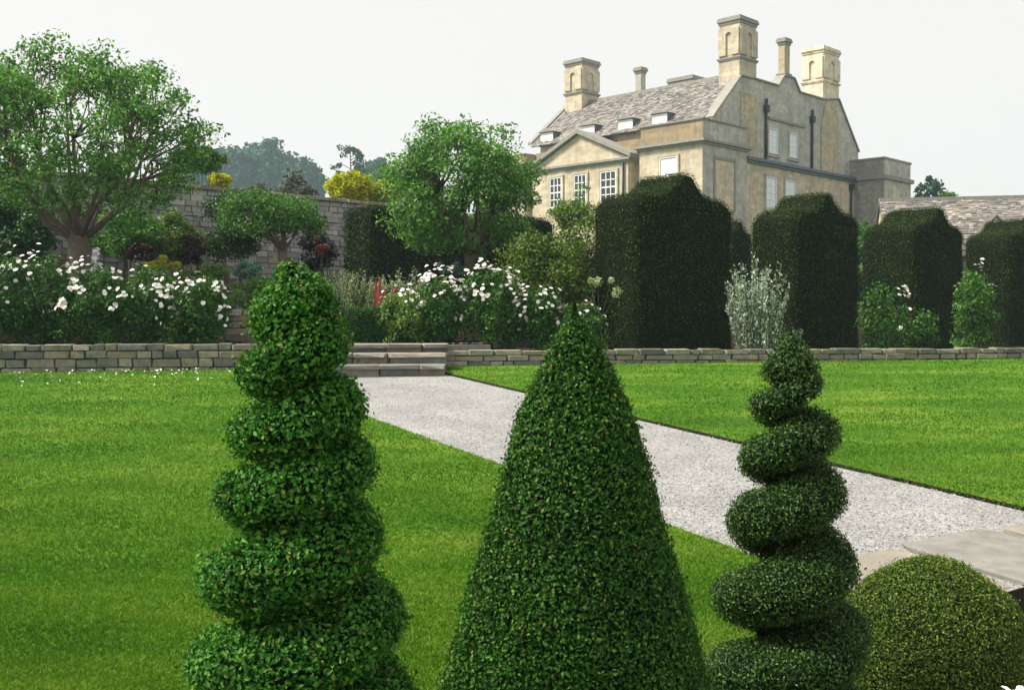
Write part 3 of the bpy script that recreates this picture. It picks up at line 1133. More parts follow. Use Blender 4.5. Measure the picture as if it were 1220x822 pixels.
LB = [(-18, 350, 0.75, 0.78), (48, 352, 0.62, 0.72), (112, 362, 0.6, 0.63), (178, 362, 0.62, 0.62), (236, 366, 0.46, 0.56)]
ll = ['white rose bush over the low wall, farthest from the steps', 'white rose bush just left of the thick tree trunk', 'white rose bush growing in front of the thick tree trunk',
      'white rose bush between the thick trunk and the end of the bed', 'white and blush rose bush at the bed end next to the steps']
for i, (px, py, rx, rz) in enumerate(LB):
    c = at(px, py, 17.15 + 0.1 * (i % 2))
    rose_bush('rose_bush', ll[i], c, (rx * 1.12, 0.6, rz), 1.45, 5200, [56, 84, 72, 80, 58][i], 60 + i, 0.052)
CB = [(478, 378, 0.42, 0.45), (525, 366, 0.50, 0.60), (585, 362, 0.55, 0.66), (640, 376, 0.5, 0.50), (690, 388, 0.42, 0.38)]
cl_ = ['white rose bush spilling over the clipped box cushion', 'white rose bush between the box cushion and the round tree', 'tallest white rose bush right under the round tree',
       'white rose bush in front of the bronze leaved bush', 'low sparse white rose bush against the largest yew buttress']
for i, (px, py, rx, rz) in enumerate(CB):
    c = at(px, py, 17.75 + 0.1 * (i % 2))
    rose_bush('rose_bush', cl_[i], c, (rx, 0.5, rz), 1.4, 4200, [40, 76, 92, 56, 18][i], 80 + i, 0.052, 'rose_leaf' if i > 3 else 'perennial_leaf' if i == 0 else 'rose_leaf')
c = at(1052, 375, 18.6)
rose_bush('rose_bush', 'loose white rose between the second and third yew buttresses', c, (0.52, 0.3, 0.6), 1.20, 800, 13, 90, 0.055)
c = at(1098, 392, 18.9)
rose_bush('rose_bush', 'low white rose at the foot of the third yew buttress', c, (0.35, 0.25, 0.42), 1.20, 700, 6, 92, 0.055)
c = at(1160, 362, 19.6)
rose_bush('rose_bush', 'pale leaved white rose between the third and fourth yew buttresses', c, (0.42, 0.3, 0.7), 1.20, 2000, 8, 91, 0.06, 'olive_leaf')


# ------------------------------------------------------------------ trees
def tree(name, label, base, fork_z, tr, crown_c, crown_r, nclump, crad, nl, leaf, mat, bark, seed, limbs=7, hollow=0.35, zmin=-0.55, group=None, cat='tree', extra=None, limb_r=0.45):
    rng = np.random.default_rng(seed)
    base, cc, cr = np.array(base, float), np.array(crown_c, float), np.array(crown_r, float)
    root = thing(name, label, cat, base, group)
    cl = clumps_in(cc, cr, nclump, rng, hollow, zmin)
    if extra is not None:
        cl = np.concatenate([cl, np.array(extra)])
    m = MB()
    fork = np.array([base[0] + tr * .1, base[1], fork_z])
    m.tube([base - np.array([0, 0, .1]), base + (fork - base) * .15, (base + fork) / 2 + np.array([tr * .2, 0, 0]), fork, fork + np.array([0, 0, tr * 1.6])], [tr * 1.25, tr * .95, tr * .82, tr * .80, tr * .35], 12)
    az = rng.uniform(0, 2 * math.pi / limbs) + np.arange(limbs) * 2 * math.pi / limbs
    ends = []
    for a in az:
        tgt = cc + cr * np.array([math.cos(a) * .55, math.sin(a) * .55, rng.uniform(-0.25, 0.25)])
        mid = fork + (tgt - fork) * .5 + np.array([math.cos(a) * .12 * cr[0], math.sin(a) * .12 * cr[1], -0.04 * cr[2]])
        m.tube([fork - np.array([0, 0, tr * .3]), fork + (mid - fork) * .5 + rng.normal(size=3) * tr * .3, mid, tgt], [tr * limb_r * 1.25, tr * limb_r, tr * limb_r * .75, tr * limb_r * .45], 7)
        ends.append((mid, tgt))
    for c in cl:
        i = int(np.argmin([np.linalg.norm(c - e[1]) for e in ends]))
        s = ends[i][1] if rng.random() < .6 else (ends[i][0] + ends[i][1]) / 2
        m.tube([s, (s + c) / 2 + rng.normal(size=3) * crad * .25, c], [tr * limb_r * .42, tr * limb_r * .26, tr * .06], 5)
    m.build('trunk', bark, root, True)
    V, F, r = clump_leaves(cl, crad * rng.uniform(.75, 1.25, len(cl)), nl, leaf, rng, cc, 0.5, 0.6)
    part('crown', V, F, mat, root, rnd=r)
    return root


YT = 19.3
b = at(93, 352, YT)
ex = [at(62, 52, YT - .2), at(45, 75, YT), at(80, 75, YT), at(238, 190, YT + .3), at(225, 165, YT), at(215, 125, YT + .3), at(248, 160, YT), at(30, 110, YT - .4)]
tree('garden_tree', 'big open crowned tree with thick short trunk behind the white roses', (b[0], b[1], 2.03), at(92, 285, YT)[2], 0.24, at(95, 168, YT), (2.35, 1.9, 1.72), 190, 0.34, 26000, 0.085,
     'tree_leaf', 'bark', 101, 13, 0.4, -0.92, extra=ex, limb_r=0.19)
YM = 20.6
b = at(558, 352, YM)
tree('garden_tree', 'round lollipop headed tree with slim trunk in front of the manor', (b[0], b[1], 2.03), at(558, 300, YM)[2], 0.115, at(551, 226, YM), (1.6, 1.45, 1.34), 160, 0.36, 26000, 0.08,
     'tree_leaf', 'bark', 102, 9, 0.4, -0.85, extra=[at(470, 262, YM), at(490, 272, YM), at(620, 275, YM), at(633, 205, YM)], limb_r=0.55)
YS = 23.5
b = at(336, 330, YS)
tree('small_tree', 'small gnarled pale trunked tree with flat spreading crown before the garden wall', (b[0], b[1], 2.03), at(338, 296, YS)[2], 0.13, at(322, 262, YS), (1.08, 1.0, 0.60), 70, 0.32, 13000, 0.075,
     'olive_leaf', 'grey_bark', 103, 6, 0.4, -0.55, limb_r=0.55)


# ------------------------------------------------------------------ shrubs and perennials
def shrub(name, label, px, py, Y, rpx, rpz, mat, nl, leaf, seed, z0=2.05, ncl=30, cat='shrub', group=None, dy=0.8, stem='bark', crad=0.3, extra=None):
    rng = np.random.default_rng(seed)
    c = at(px, py, Y)
    rx, rz = rpx * Y / F_PX, rpz * Y / F_PX
    root = thing(name, label, cat, (c[0], c[1], z0), group)
    cl = clumps_in(c, (rx * .82, rx * dy * .82, rz * .82), ncl, rng, 0.3, -0.9)
    if extra is not None:
        cl = np.concatenate([cl, [at(a, b_, Y) for a, b_ in extra]])
    V, F, r = clump_leaves(cl, min(rx, rz) * crad * 1.25, nl, leaf, rng, c, 0.55, 0.7)
    part('foliage', V, F, mat, root, rnd=r)
    m = MB()
    for k in range(6):
        e = cl[rng.integers(len(cl))]
        b_ = np.array([c[0] + rng.normal() * rx * .1, c[1] + rng.normal() * .05, z0 - .04])
        m.tube([b_, (b_ + e) / 2 + rng.normal(size=3) * .03, e], [.02, .013, .006], 5)
    m.build('stems', stem, root)
    return root


def spikes(name, label, px, py_base, Y, wpx, hpx, mat, n, seed, z0, lean=0.35, leaf=0.05, cat='plant', asp=0.35, per=26):
    """upright feathery stems set with small leaves"""
    rng = np.random.default_rng(seed)
    c = at(px, py_base, Y)
    w, h = wpx * Y / F_PX, hpx * Y / F_PX
    root = thing(name, label, cat, (c[0], c[1], z0))
    P, N, Al = [], [], []
    m = MB()
    for k in range(n):
        a = rng.uniform(-1, 1)
        b_ = np.array([c[0] + a * w * .45, c[1] + rng.normal() * w * .22, z0])
        top = b_ + np.array([a * lean * w + rng.normal() * .06 * w, rng.normal() * .1 * w, (h + c[2] - z0) * rng.uniform(.62, 1.0) * (1 - .25 * a * a)])
        mid = (b_ + top) / 2 + np.array([-a * lean * w * .2, 0, 0])
        m.tube([b_, mid, top], [.006, .005, .002], 4)
        for t in rng.random(per) ** 0.7:
            p = (1 - t) ** 2 * b_ + 2 * t * (1 - t) * mid + t * t * top
            P.append(p + rng.normal(size=3) * leaf * .35)
            N.append(rng.normal(size=3))
            Al.append(unit(top - b_) + rng.normal(size=3) * .25)
    m.build('stems', 'stem', root)
    V, F, r = leaves(np.array(P), np.array(N), leaf, rng, asp, .6, .1, np.array(Al))
    part('foliage', V, F, mat, root, rnd=r)
    return root


shrub('shrub', 'large bronze green bush against the largest yew buttress', 655, 322, 19.3, 72, 55, 'bush_leaf', 22000, 0.06, 201, 1.38, 90, extra=[(690, 275), (705, 268), (672, 280), (640, 290), (712, 290)])
shrub('shrub', 'loose climbing shrub below the pedimented windows of the manor', 684, 258, 26, 34, 22, 'perennial_leaf', 4500, 0.065, 202, 2.3, 60, crad=.36, extra=[(690, 232), (694, 224), (668, 242)])
shrub('shrub', 'dense dark green shrub beside the small gnarled tree', 276, 272, 25.0, 40, 48, 'dark_shrub_leaf', 11000, 0.07, 203, 2.05, 40)
shrub('shrub', 'blackish shrub between the small tree and flat hedge', 375, 300, 25.5, 26, 30, 'navy_shrub_leaf', 4500, 0.07, 204, 2.05, 24)
shrub('shrub', 'dark shrub behind the big open tree at the garden wall', 20, 278, 22.0, 62, 48, 'dark_shrub_leaf', 11000, 0.085, 205, 2.05, 40)
shrub('shrub', 'tall green shrub on the wall side of the big open tree', -45, 235, 22.5, 60, 75, 'tree_leaf', 9000, 0.09, 206, 2.05, 40)
shrub('shrub', 'bright green tree top leaning over the garden wall', 236, 192, 28.5, 34, 24, 'olive_leaf', 4500, 0.10, 207, 2.6, 24)
shrub('perennial', 'yellow green flowering perennial between the white roses and garden wall', 192, 316, 20.5, 24, 13, 'lime_leaf', 1800, 0.05, 211, 2.05, 18, 'plant', stem='stem')
shrub('perennial', 'dark maroon leaved perennial at the foot of the garden wall', 228, 300, 23.5, 18, 24, 'maroon_leaf', 2200, 0.06, 212, 2.05, 16, 'plant', stem='stem')
shrub('perennial', 'dark maroon perennial close to the big tree trunk', 168, 300, 22.5, 26, 14, 'maroon_leaf', 2000, 0.06, 226, 2.05, 16, 'plant', stem='stem')
shrub('perennial', 'blue green leaved perennial at the small gnarled tree', 300, 326, 20.8, 26, 16, 'blue_leaf', 2400, 0.055, 213, 2.05, 20, 'plant', stem='stem')
shrub('perennial', 'green perennial clump with orange tips behind the shaggy spiral', 292, 346, 19.6, 40, 18, 'perennial_leaf', 3800, 0.045, 214, 2.05, 26, 'plant', stem='stem')
shrub('perennial', 'green and yellow perennial beside the maroon plants', 254, 322, 20.2, 20, 16, 'perennial_leaf', 2000, 0.045, 215, 2.05, 16, 'plant', stem='stem')
shrub('perennial', 'leafy green perennial left of the silver sage', 380, 338, 19.8, 26, 16, 'perennial_leaf', 2200, 0.045, 216, 2.05, 16, 'plant', stem='stem')
shrub('perennial', 'green perennial under the small gnarled tree crown', 345, 332, 20.0, 24, 16, 'olive_leaf', 2200, 0.045, 225, 2.05, 16, 'plant', stem='stem')
shrub('perennial', 'teal leaved perennial at the slim tree trunk', 538, 318, 20.0, 22, 12, 'blue_leaf', 1600, 0.055, 217, 2.05, 14, 'plant', stem='stem')
shrub('perennial', 'red flowered perennial just left of the thick trunk', 76, 316, 18.6, 10, 8, 'red_leaf', 500, 0.05, 218, 2.05, 8, 'plant', stem='stem')
shrub('perennial', 'small crimson leaved plant in front of the blackish shrub', 384, 292, 24.5, 12, 14, 'red_leaf', 420, 0.07, 219, 2.05, 8, 'plant', stem='stem')
shrub('shrub', 'leafy climber on the garden wall behind the big tree trunk', 150, 282, 23.2, 48, 36, 'tree_leaf', 9000, 0.07, 231, 2.05, 60)
shrub('shrub', 'mid green shrub under the garden wall between maroon plants and dark shrub', 208, 284, 23.8, 36, 38, 'bush_leaf', 8000, 0.065, 232, 2.05, 50)
shrub('perennial', 'low orange flecked perennials beside the yellow green plant', 222, 330, 19.9, 34, 14, 'bush_leaf', 2600, 0.045, 233, 2.05, 30, 'plant', stem='stem')
spikes('silver_plant', 'feathery silver grey plant between the two largest yew buttresses', 903, 412, 18.1, 50, 112, 'silver_leaf', 85, 221, 1.20, 0.30, 0.055, asp=.45, per=48)
spikes('silver_plant', 'short silver grey plant stems above the stone edging', 938, 415, 18.0, 22, 34, 'silver_leaf', 10, 227, 1.20, 0.4, 0.04, per=22)
spikes('sage_plant', 'pale sage green plant behind the upper coping left of the red spikes', 418, 366, 19.2, 56, 46, 'sage_leaf', 70, 222, 2.05, 0.25, 0.05, per=30)
spikes('sage_plant', 'pale sage green plant between the red spikes and white roses', 484, 358, 19.6, 56, 40, 'sage_leaf', 60, 223, 2.05, 0.5, 0.05, per=28)


def red_spikes():
    rng = np.random.default_rng(6)
    c = at(456, 366, 18.95)
    root = thing('bronze_spike_plant', 'plant with upright brick red sword leaves above the box cushion', 'plant', (c[0], c[1], 2.05))
    for k, (dx, h, l) in enumerate(((-.10, .55, -.03), (-.06, .62, .02), (-.02, .45, .05), (.06, .40, .12), (.10, .50, .16), (.0, .3, -.1), (.12, .34, .2))):
        m = MB()
        b_ = np.array([c[0] + dx, c[1] + rng.normal() * .04, 2.03])
        pts = [b_, b_ + np.array([l * .4, 0, h * .5]), b_ + np.array([l, 0, h])]
        V = []
        for p, w in zip(pts, (.03, .052, .012)):
            V += [p + np.array([-w, 0, 0]), p + np.array([0, -.012, 0]), p + np.array([w, 0, 0]), p + np.array([0, .006, 0])]
        F = [(i * 4 + j, i * 4 + (j + 1) % 4, i * 4 + 4 + (j + 1) % 4, i * 4 + 4 + j) for i in range(2) for j in range(4)] + [(3, 2, 1, 0), (8, 9, 10, 11)]
        part('sword_leaf', V, F, 'red_leaf', root, rnd=np.full(len(F), rng.uniform(.5, 1)))


red_spikes()


def umbel_plant():
    root_xy = at(722, 412, 17.95)
    root = thing('agapanthus', 'white globe flower heads on thin stems before the largest yew buttress', 'plant', (root_xy[0], root_xy[1], 1.40))
    rng = np.random.default_rng(8)
    for px, py, r in ((712, 336, .09), (735, 348, .10), (704, 334, .06), (728, 334, .055)):
        h = at(px, py, 17.85)
        MB().tube([(root_xy[0] - .1, root_xy[1], 1.38), (root_xy[0] - .12, 17.9, 1.8), h], [.008, .007, .005], 5).build('stalk', 'stem', root)
        d = unit(rng.normal(size=(70, 3)))
        V, F, rr = leaves(h + d * r * rng.uniform(.5, 1, (70, 1)), d, .05, rng, .5, .8)
        part('flower_head', V, F, 'sage_leaf', root, rnd=rr)
    P = np.stack([np.full(60, root_xy[0] - .1), np.full(60, root_xy[1]), np.full(60, 1.55)], 1) + rng.normal(size=(60, 3)) * np.array([.12, .08, .08])
    V, F, rr = leaves(P, rng.normal(size=(60, 3)), .22, rng, .12, .5, .05, np.tile([0, 0, 1.0], (60, 1)))
    part('foliage', V, F, 'perennial_leaf', root, rnd=rr)


umbel_plant()

# tall white bloom cluster by the thick trunk
rng = np.random.default_rng(44)
c = at(114, 318, 18.7)
root = thing('white_phlox', 'tall dense white flower plume right beside the thick tree trunk', 'plant', (c[0], c[1], 2.05))
MB().tube([(c[0], c[1], 2.0), (c[0], c[1], c[2] + .25)], [.012, .006], 5).build('stem', 'stem', root)
pts = np.array([c + np.array([rng.normal() * .07 * (1 - t * .8), rng.normal() * .05, -0.12 + t * .44]) for t in np.linspace(0, 1, 46) ** 1.4])
add_blooms(root, pts, unit(rng.normal(size=(46, 3)) + np.array([0, -.8, .4])), rng, (.06, .10))

# fallen petals on the grass along the left wall
rng = np.random.default_rng(45)
n = 260
x = rng.uniform(-9, -3.9, n)
y = wall_y(x) - 0.06 - rng.exponential(0.5, n)
P = np.stack([x, y, SLOPE * y + 0.03], 1)
V, F, r = leaves(P, np.tile([0, 0, 1.0], (n, 1)), 0.035, rng, .8, 1.4)
setp(part('fallen_petals', V, F, 'petal_white', None), 'fallen white rose petals on the grass along the low wall', 'petals', kind='stuff')


# daisy in the near corner
def daisy():
    h = at(1214, 834, 2.4)
    root = thing('daisy', 'white daisy with long petals at the edge of the lower terrace', 'flower', (h[0], h[1], 0.075))
    MB().tube([(h[0] + .03, h[1], 0.05), (h[0] + .02, h[1] + .01, .6), h], [.006, .005, .004], 6).build('stem', 'stem', root, True)
    cV, cF = lathe(h[0], h[1], [(h[2] - .004, .013), (h[2] + .004, .0125), (h[2] + .009, .007), (h[2] + .011, .0005)], 14)
    part('disc', cV, cF, 'petal_yellow', root, True)
    V, F = [], []
    for l, w, z in ((.008, .003, 0), (.022, .0075, .004), (.038, .008, .004), (.046, .003, .001)):
        V += [(l, -w, z), (l, 0, z - .0015), (l, w, z)]
    for i in range(3):
        for j in range(2):
            F.append((i * 3 + j, i * 3 + j + 1, i * 3 + j + 4, i * 3 + j + 3))
    me = np_mesh('petal', V, np.array(F))
    me.materials.append(MATS['petal_white'])
    for k in range(34):
        o = bpy.data.objects.new('petal', me)
        COL.objects.link(o)
        o.parent = root
        o.location = (h[0] - root.location[0], h[1] - root.location[1], h[2] - .075 + (.003 if k % 2 else 0))
        o.rotation_euler = (random.uniform(-.2, .2), random.uniform(-.45, .15), k * 2 * math.pi / 17 + random.uniform(-.08, .08))
    r2 = np.random.default_rng(3)
    P = np.stack([np.full(24, h[0] + .02), np.full(24, h[1]), r2.uniform(.1, .75, 24)], 1) + r2.normal(size=(24, 3)) * np.array([.03, .03, 0])
    LV, LF, r = leaves(P, r2.normal(size=(24, 3)), .07, r2, .3)
    part('foliage', LV, LF, 'perennial_leaf', root, rnd=r)


daisy()


# ------------------------------------------------------------------ old garden wall
def slates(parent, O, al, up, L, S, n_hint, mat, w=(0.28, 0.5), ex=0.26, seed=1, th=0.045, name='slates', skip=None):
    """courses of stone slates on a roof plane: O corner at the eave, al and up unit vectors"""
    rng = np.random.default_rng(seed)
    O, al, up = (np.array(v, float) for v in (O, al, up))
    nr = np.cross(al, up)
    nr /= np.linalg.norm(nr)
    if nr[2] < 0:
        nr = -nr
    V, F, R = [], [], []
    s, k = 0.0, 0
    e = ex
    while s < S:
        e = ex * (1.15 - 0.4 * s / S)
        x = -rng.uniform(0, w[1])
        while x < L:
            l = rng.uniform(*w)
            a, b_ = max(x, 0), min(x + l - .012, L)
            if b_ - a > .04:
                j = rng.normal() * .012
                t = th * rng.uniform(.7, 1.3)
                p = [O + al * a + up * (s + j), O + al * b_ + up * (s + j + rng.normal() * .008), O + al * b_ + up * min(s + e * 1.5, S), O + al * a + up * min(s + e * 1.5, S)]
                lift = [.03, .03, .0, .0]
                n = len(V)
                V += [q + nr * (lf - .05) for q, lf in zip(p, lift)] + [q + nr * (lf + t) for q, lf in zip(p, lift)]
                F += [(n + 4, n + 5, n + 6, n + 7), (n, n + 1, n + 5, n + 4), (n + 1, n + 2, n + 6, n + 5), (n + 3, n, n + 4, n + 7)]
                R += [rng.random()] * 4
            x += l
        s += e
    V = np.array(V)
    # keep faces turned outwards
    return part(name, V, np.array(F), mat, parent, rnd=np.array(R), kind='stuff')


G0 = at(240, 222, 26.0)
gw0 = G0[:2] - UR * 9.0
gwL = 15.5
gtop = G0[2] - 0.08
gw = thing('garden_wall', 'tall old grey stone garden wall with coping behind the trees', 'wall', (*gw0, 2.0))
MB().obox(gw0, UR, UL, 0, gwL, 0.035, 0.5, 1.6, gtop).build('mortar', 'old_wall_stone', gw)
rng = np.random.default_rng(31)
V, F, z = [], [], 1.9
while z < gtop - .02:
    hh = min(rng.uniform(.08, .17), gtop - z)
    x = -rng.uniform(0, .3)
    while x < gwL:
        l = rng.uniform(.15, .42)
        d = rng.uniform(-.02, .03)
        mb = MB().obox(gw0, UR, UL, max(x, 0) + .012, min(x + l, gwL) - .012, d, .2, z + rng.uniform(.002, .012), z + hh - rng.uniform(.002, .014))
        n = len(V)
        V += mb.V
        F += [tuple(i + n for i in f) for f in mb.F]
        x += l
    z += hh
part('stones', V, np.array(F), 'old_wall_slate', gw, rnd=np.repeat(rng.random(len(F) // 6), 6), kind='stuff')
x = 0
rnd = random.Random(2)
while x < gwL - .2:
    l = min(rnd.uniform(.5, .8), gwL - x)
    c = gw0 + UR * (x + l / 2) + UL * .24
    stone(gw, (c[0], c[1], gtop + .05), math.atan2(UR[1], UR[0]), (l - .012, .66, .10), 'wall_stone', rnd, 'coping_stone')
    x += l


# ------------------------------------------------------------------ manor house
T = at(837, 169, 65.0)[:2]
ZG = 5.2
hs = thing('manor_house', 'golden stone manor house with slate roofs, pediment and tall chimneys', 'house', (*T, ZG))


def hp(a, b_, z):
    q = T + UR * a + UL * b_
    return np.array([q[0], q[1], z])


def hbox(name, mat, a0, a1, b0, b1, z0, z1, parent=hs):
    return MB().obox(T, UR, UL, a0, a1, b0, b1, z0, z1).build(name, mat, parent)


def cornice(a0, a1, b0, b1, z, h=0.35, out=0.2, mat='moulding', parent=hs, name='cornice'):
    m = MB()
    m.obox(T, UR, UL, a0 - out * .45, a1 + out * .45, b0 - out * .45, b1 + out * .45, z, z + h * .5)
    m.obox(T, UR, UL, a0 - out, a1 + out, b0 - out, b1 + out, z + h * .5, z + h)
    return m.build(name, mat, parent)


def wallplane(face, at_, out):
    """maps (u, z, depth) on a house front to the world; face L = garden front, R = side front"""
    if face == 'L':
        return lambda u, z, d: hp(at_ - d, u, z)
    return lambda u, z, d: hp(u, at_ - d, z)


def window(face, at_, u0, u1, z0, z1, cols, rows, pane='glass', arch=False, rail=True, surround='shade_grey_stone', parent=hs, s=0.14):
    f = wallplane(face, at_, 0)
    w = thing.__wrapped__ if False else None

    def solid(m, a, b_, c, d, d0, d1):
        P = [f(a, c, d0), f(b_, c, d0), f(b_, c, d1), f(a, c, d1), f(a, d, d0), f(b_, d, d0), f(b_, d, d1), f(a, d, d1)]
        m.hexa(P)
    fr = MB()
    t = 0.09
    for (a, b_, c, d) in ((u0, u0 + t, z0, z1), (u1 - t, u1, z0, z1), (u0 + t, u1 - t, z0, z0 + t), (u0 + t, u1 - t, z1 - t, z1)):
        solid(fr, a, b_, c, d, -.02, .07)
    wo = fr.build('window', 'window_paint', parent)
    uu, zz = np.linspace(u0 + t, u1 - t, cols + 1), np.linspace(z0 + t, z1 - t, rows + 1)
    for i in range(cols):
        for j in range(rows):
            m = MB()
            g = 0.03
            solid(m, uu[i] + g, uu[i + 1] - g, zz[j] + g, zz[j + 1] - g, -.015, .02)
            m.build('pane', pane, wo)
    bars = MB()
    for u_ in uu[1:-1]:
        solid(bars, u_ - .03, u_ + .03, z0 + t, z1 - t, .0, .05)
    for k, z_ in enumerate(zz[1:-1]):
        hb = .045 if (k + 1) == rows // 2 else .03
        for i in range(cols):
            solid(bars, uu[i] + .03, uu[i + 1] - .03, z_ - hb, z_ + hb, .0, .048)
    if bars.V:
        bars.build('glazing_bars', 'window_paint', wo)
    if surround:
        m = MB()
        for (a, b_, c, d) in ((u0 - s, u0, z0 - s, z1 + s), (u1, u1 + s, z0 - s, z1 + s), (u0, u1, z1, z1 + s)):
            solid(m, a, b_, c, d, -.02, .10)
        solid(m, u0 - s - .05, u1 + s + .05, z0 - s - .08, z0 - s, -.02, .16)
        m.build('window_surround', surround, parent)
    return wo


def blocked(face, at_, u0, u1, z0, z1, mat):
    f = wallplane(face, at_, 0)
    m = MB()
    for (a, b_, c, d) in ((u0 - .18, u0, z0, z1 + .18), (u1, u1 + .18, z0, z1 + .18), (u0, u1, z1, z1 + .18)):
        m.hexa([f(a, c, -.02), f(b_, c, -.02), f(b_, c, .08), f(a, c, .08), f(a, d, -.02), f(b_, d, -.02), f(b_, d, .08), f(a, d, .08)])
    m.build('window_surround', 'moulding', hs)
    m = MB()
    m.hexa([f(u0, z0, -.02), f(u1, z0, -.02), f(u1, z0, .015), f(u0, z0, .015), f(u0, z1, -.02), f(u1, z1, -.02), f(u1, z1, .015), f(u0, z1, .015)])
    m.build('blocked_window', mat, hs)


EAVE, RIDGE = 14.35, 18.0
A_E, A_R1, A_R2, A_END = 1.6, 6.1, 17.4, 21.8             # eave, two ridges, rear eave
B_G, B_F = 0.6, 15.9                                      # near and far gable
# main walls under the roofs, stopping at the eaves
m = MB().obox(T, UR, UL, A_E + .5, A_END - .3, B_G + .35, B_F - .3, ZG - .6, EAVE)
m.build('wall', 'golden_stone', hs)
# side front: one wall with two gables and the parapet between
out = [(5.0, ZG - .6), (A_END, ZG - .6), (A_END, 14.45), (18.5, 18.0), (16.3, 17.65), (12.8, 17.65), (12.0, 18.5), (10.7, 18.5), (9.9, 17.65), (7.0, 17.65), (5.2, 17.6), (A_E + .3, 14.45), (A_E + .3, 13.2), (5.0, 13.2)]
m = MB().prism([hp(a, B_G, z) for a, z in out], hp(0, .5, 0) - hp(0, 0, 0))
m.build('gable_wall', 'shade_grey_stone', hs)
# copings along the gable outline
m = MB()
for (a, z), (b_, y) in zip(out[2:-3], out[3:-2]):
    n_ = unit(np.array([-(y - z), b_ - a]))
    if n_[1] < 0:
        n_ = -n_
    p, q = hp(a, B_G - .12, z), hp(b_, B_G - .12, y)
    w = hp(0, .75, 0) - hp(0, 0, 0)
    t = (hp(n_[0], 0, n_[1]) - hp(0, 0, 0)) * .10
    m.hexa([p, q, q + w, p + w, p + t, q + t, q + t + w, p + t + w])
m.build('gable_coping', 'moulding', hs)
# string courses on the side front
MB().obox(T, UR, UL, 8.6, 13.5, B_G - .14, B_G, 15.25, 15.42).build('string_course', 'moulding', hs)
# lower projecting storey with its ledge
hbox('lower_storey', 'orange_stone', 5.06, 20.4, 0.2, B_G + .02, ZG - .6, 11.95)
m = MB().obox(T, UR, UL, 5.04, 20.55, 0.02, B_G - .003, 11.95, 12.12)
m.obox(T, UR, UL, 5.03, 20.7, -.12, B_G - .004, 12.12, 12.32)
m.build('ledge', 'lead', hs)
window('R', B_G, 8.66, 9.86, 12.98, 14.72, 2, 4, 'pale_glass')
window('R', B_G, 11.4, 12.48, 12.98, 14.72, 2, 4, 'pale_glass')
window('R', 0.2, 7.7, 9.05, 9.2, 11.3, 2, 4, 'pale_glass')
window('R', 0.2, 10.2, 11.55, 9.2, 11.3, 2, 4, 'pale_glass')
# downpipes
for a, zt, zb, b_ in ((8.2, 16.2, 12.3, B_G), (14.45, 16.3, 12.3, B_G), (19.7, 11.9, 7.0, .2)):
    m = MB().tube([hp(a, b_ - .12, zb), hp(a, b_ - .12, zt - .4)], [.09, .09], 10)
    dp = m.build('downpipe', 'iron', hs, True)
    MB().obox(T, UR, UL, a - .18, a + .18, b_ - .30, b_ - .004, zt - .55, zt - .1).build('hopper', 'iron', dp)
    if b_ == B_G:
        MB().tube([hp(a, b_ - .14, zt - .1), hp(a, b_ - .14, zt + .35)], [.10, .09], 8).build('spout', 'iron', dp)
# roofs
def roof(aE, aR, b0, b1, zE, zR, seed, both=True):
    m = MB()
    aB = 2 * aR - aE
    m.prism([hp(aE, b0, zE), hp(aB, b0, zE), hp(aR, b0, zR)], hp(0, b1 - b0, 0) - hp(0, 0, 0))
    r = m.build('roof', 'roof_slate', hs)
    up = hp(aR, b0, zR) - hp(aE, b0, zE)
    S = np.linalg.norm(up)
    al = unit(hp(0, 1, 0) - hp(0, 0, 0))
    slates(r, hp(aE, b0, zE) - unit(up) * .2, al, unit(up), b1 - b0, S + .2, 0, 'roof_slate', (.18, .38), .24, seed)
    if both:
        up2 = hp(aR, b0, zR) - hp(aB, b0, zE)
        slates(r, hp(aB, b0, zE), al, unit(up2), b1 - b0, S, 0, 'roof_slate', (.4, .8), .5, seed + 1)
    m = MB()
    x = b0
    while x < b1 - .1:
        l = min(.6, b1 - x)
        m.obox(T, UR, UL, aR - .16, aR + .16, x + .01, x + l - .01, zR - .05, zR + .13)
        x += l
    m.build('ridge_stones', 'moulding', r)
    return r


rf = roof(A_E, A_R1, B_G + .5, B_F, EAVE, RIDGE - .05, 301)
roof(2 * A_R2 - A_END, A_R2, B_G + .5, B_F, EAVE, RIDGE - .05, 303)
# far verge coping of the garden roof
m = MB()
p, q = hp(A_E - .1, B_F, EAVE + .05), hp(A_R1, B_F, RIDGE + .15)
w = hp(0, .4, 0) - hp(0, 0, 0)
t = np.array([0, 0, .22])
m.hexa([p, q, q + w, p + w, p + t, q + t, q + t + w, p + t + w])
m.build('gable_coping', 'moulding', hs)


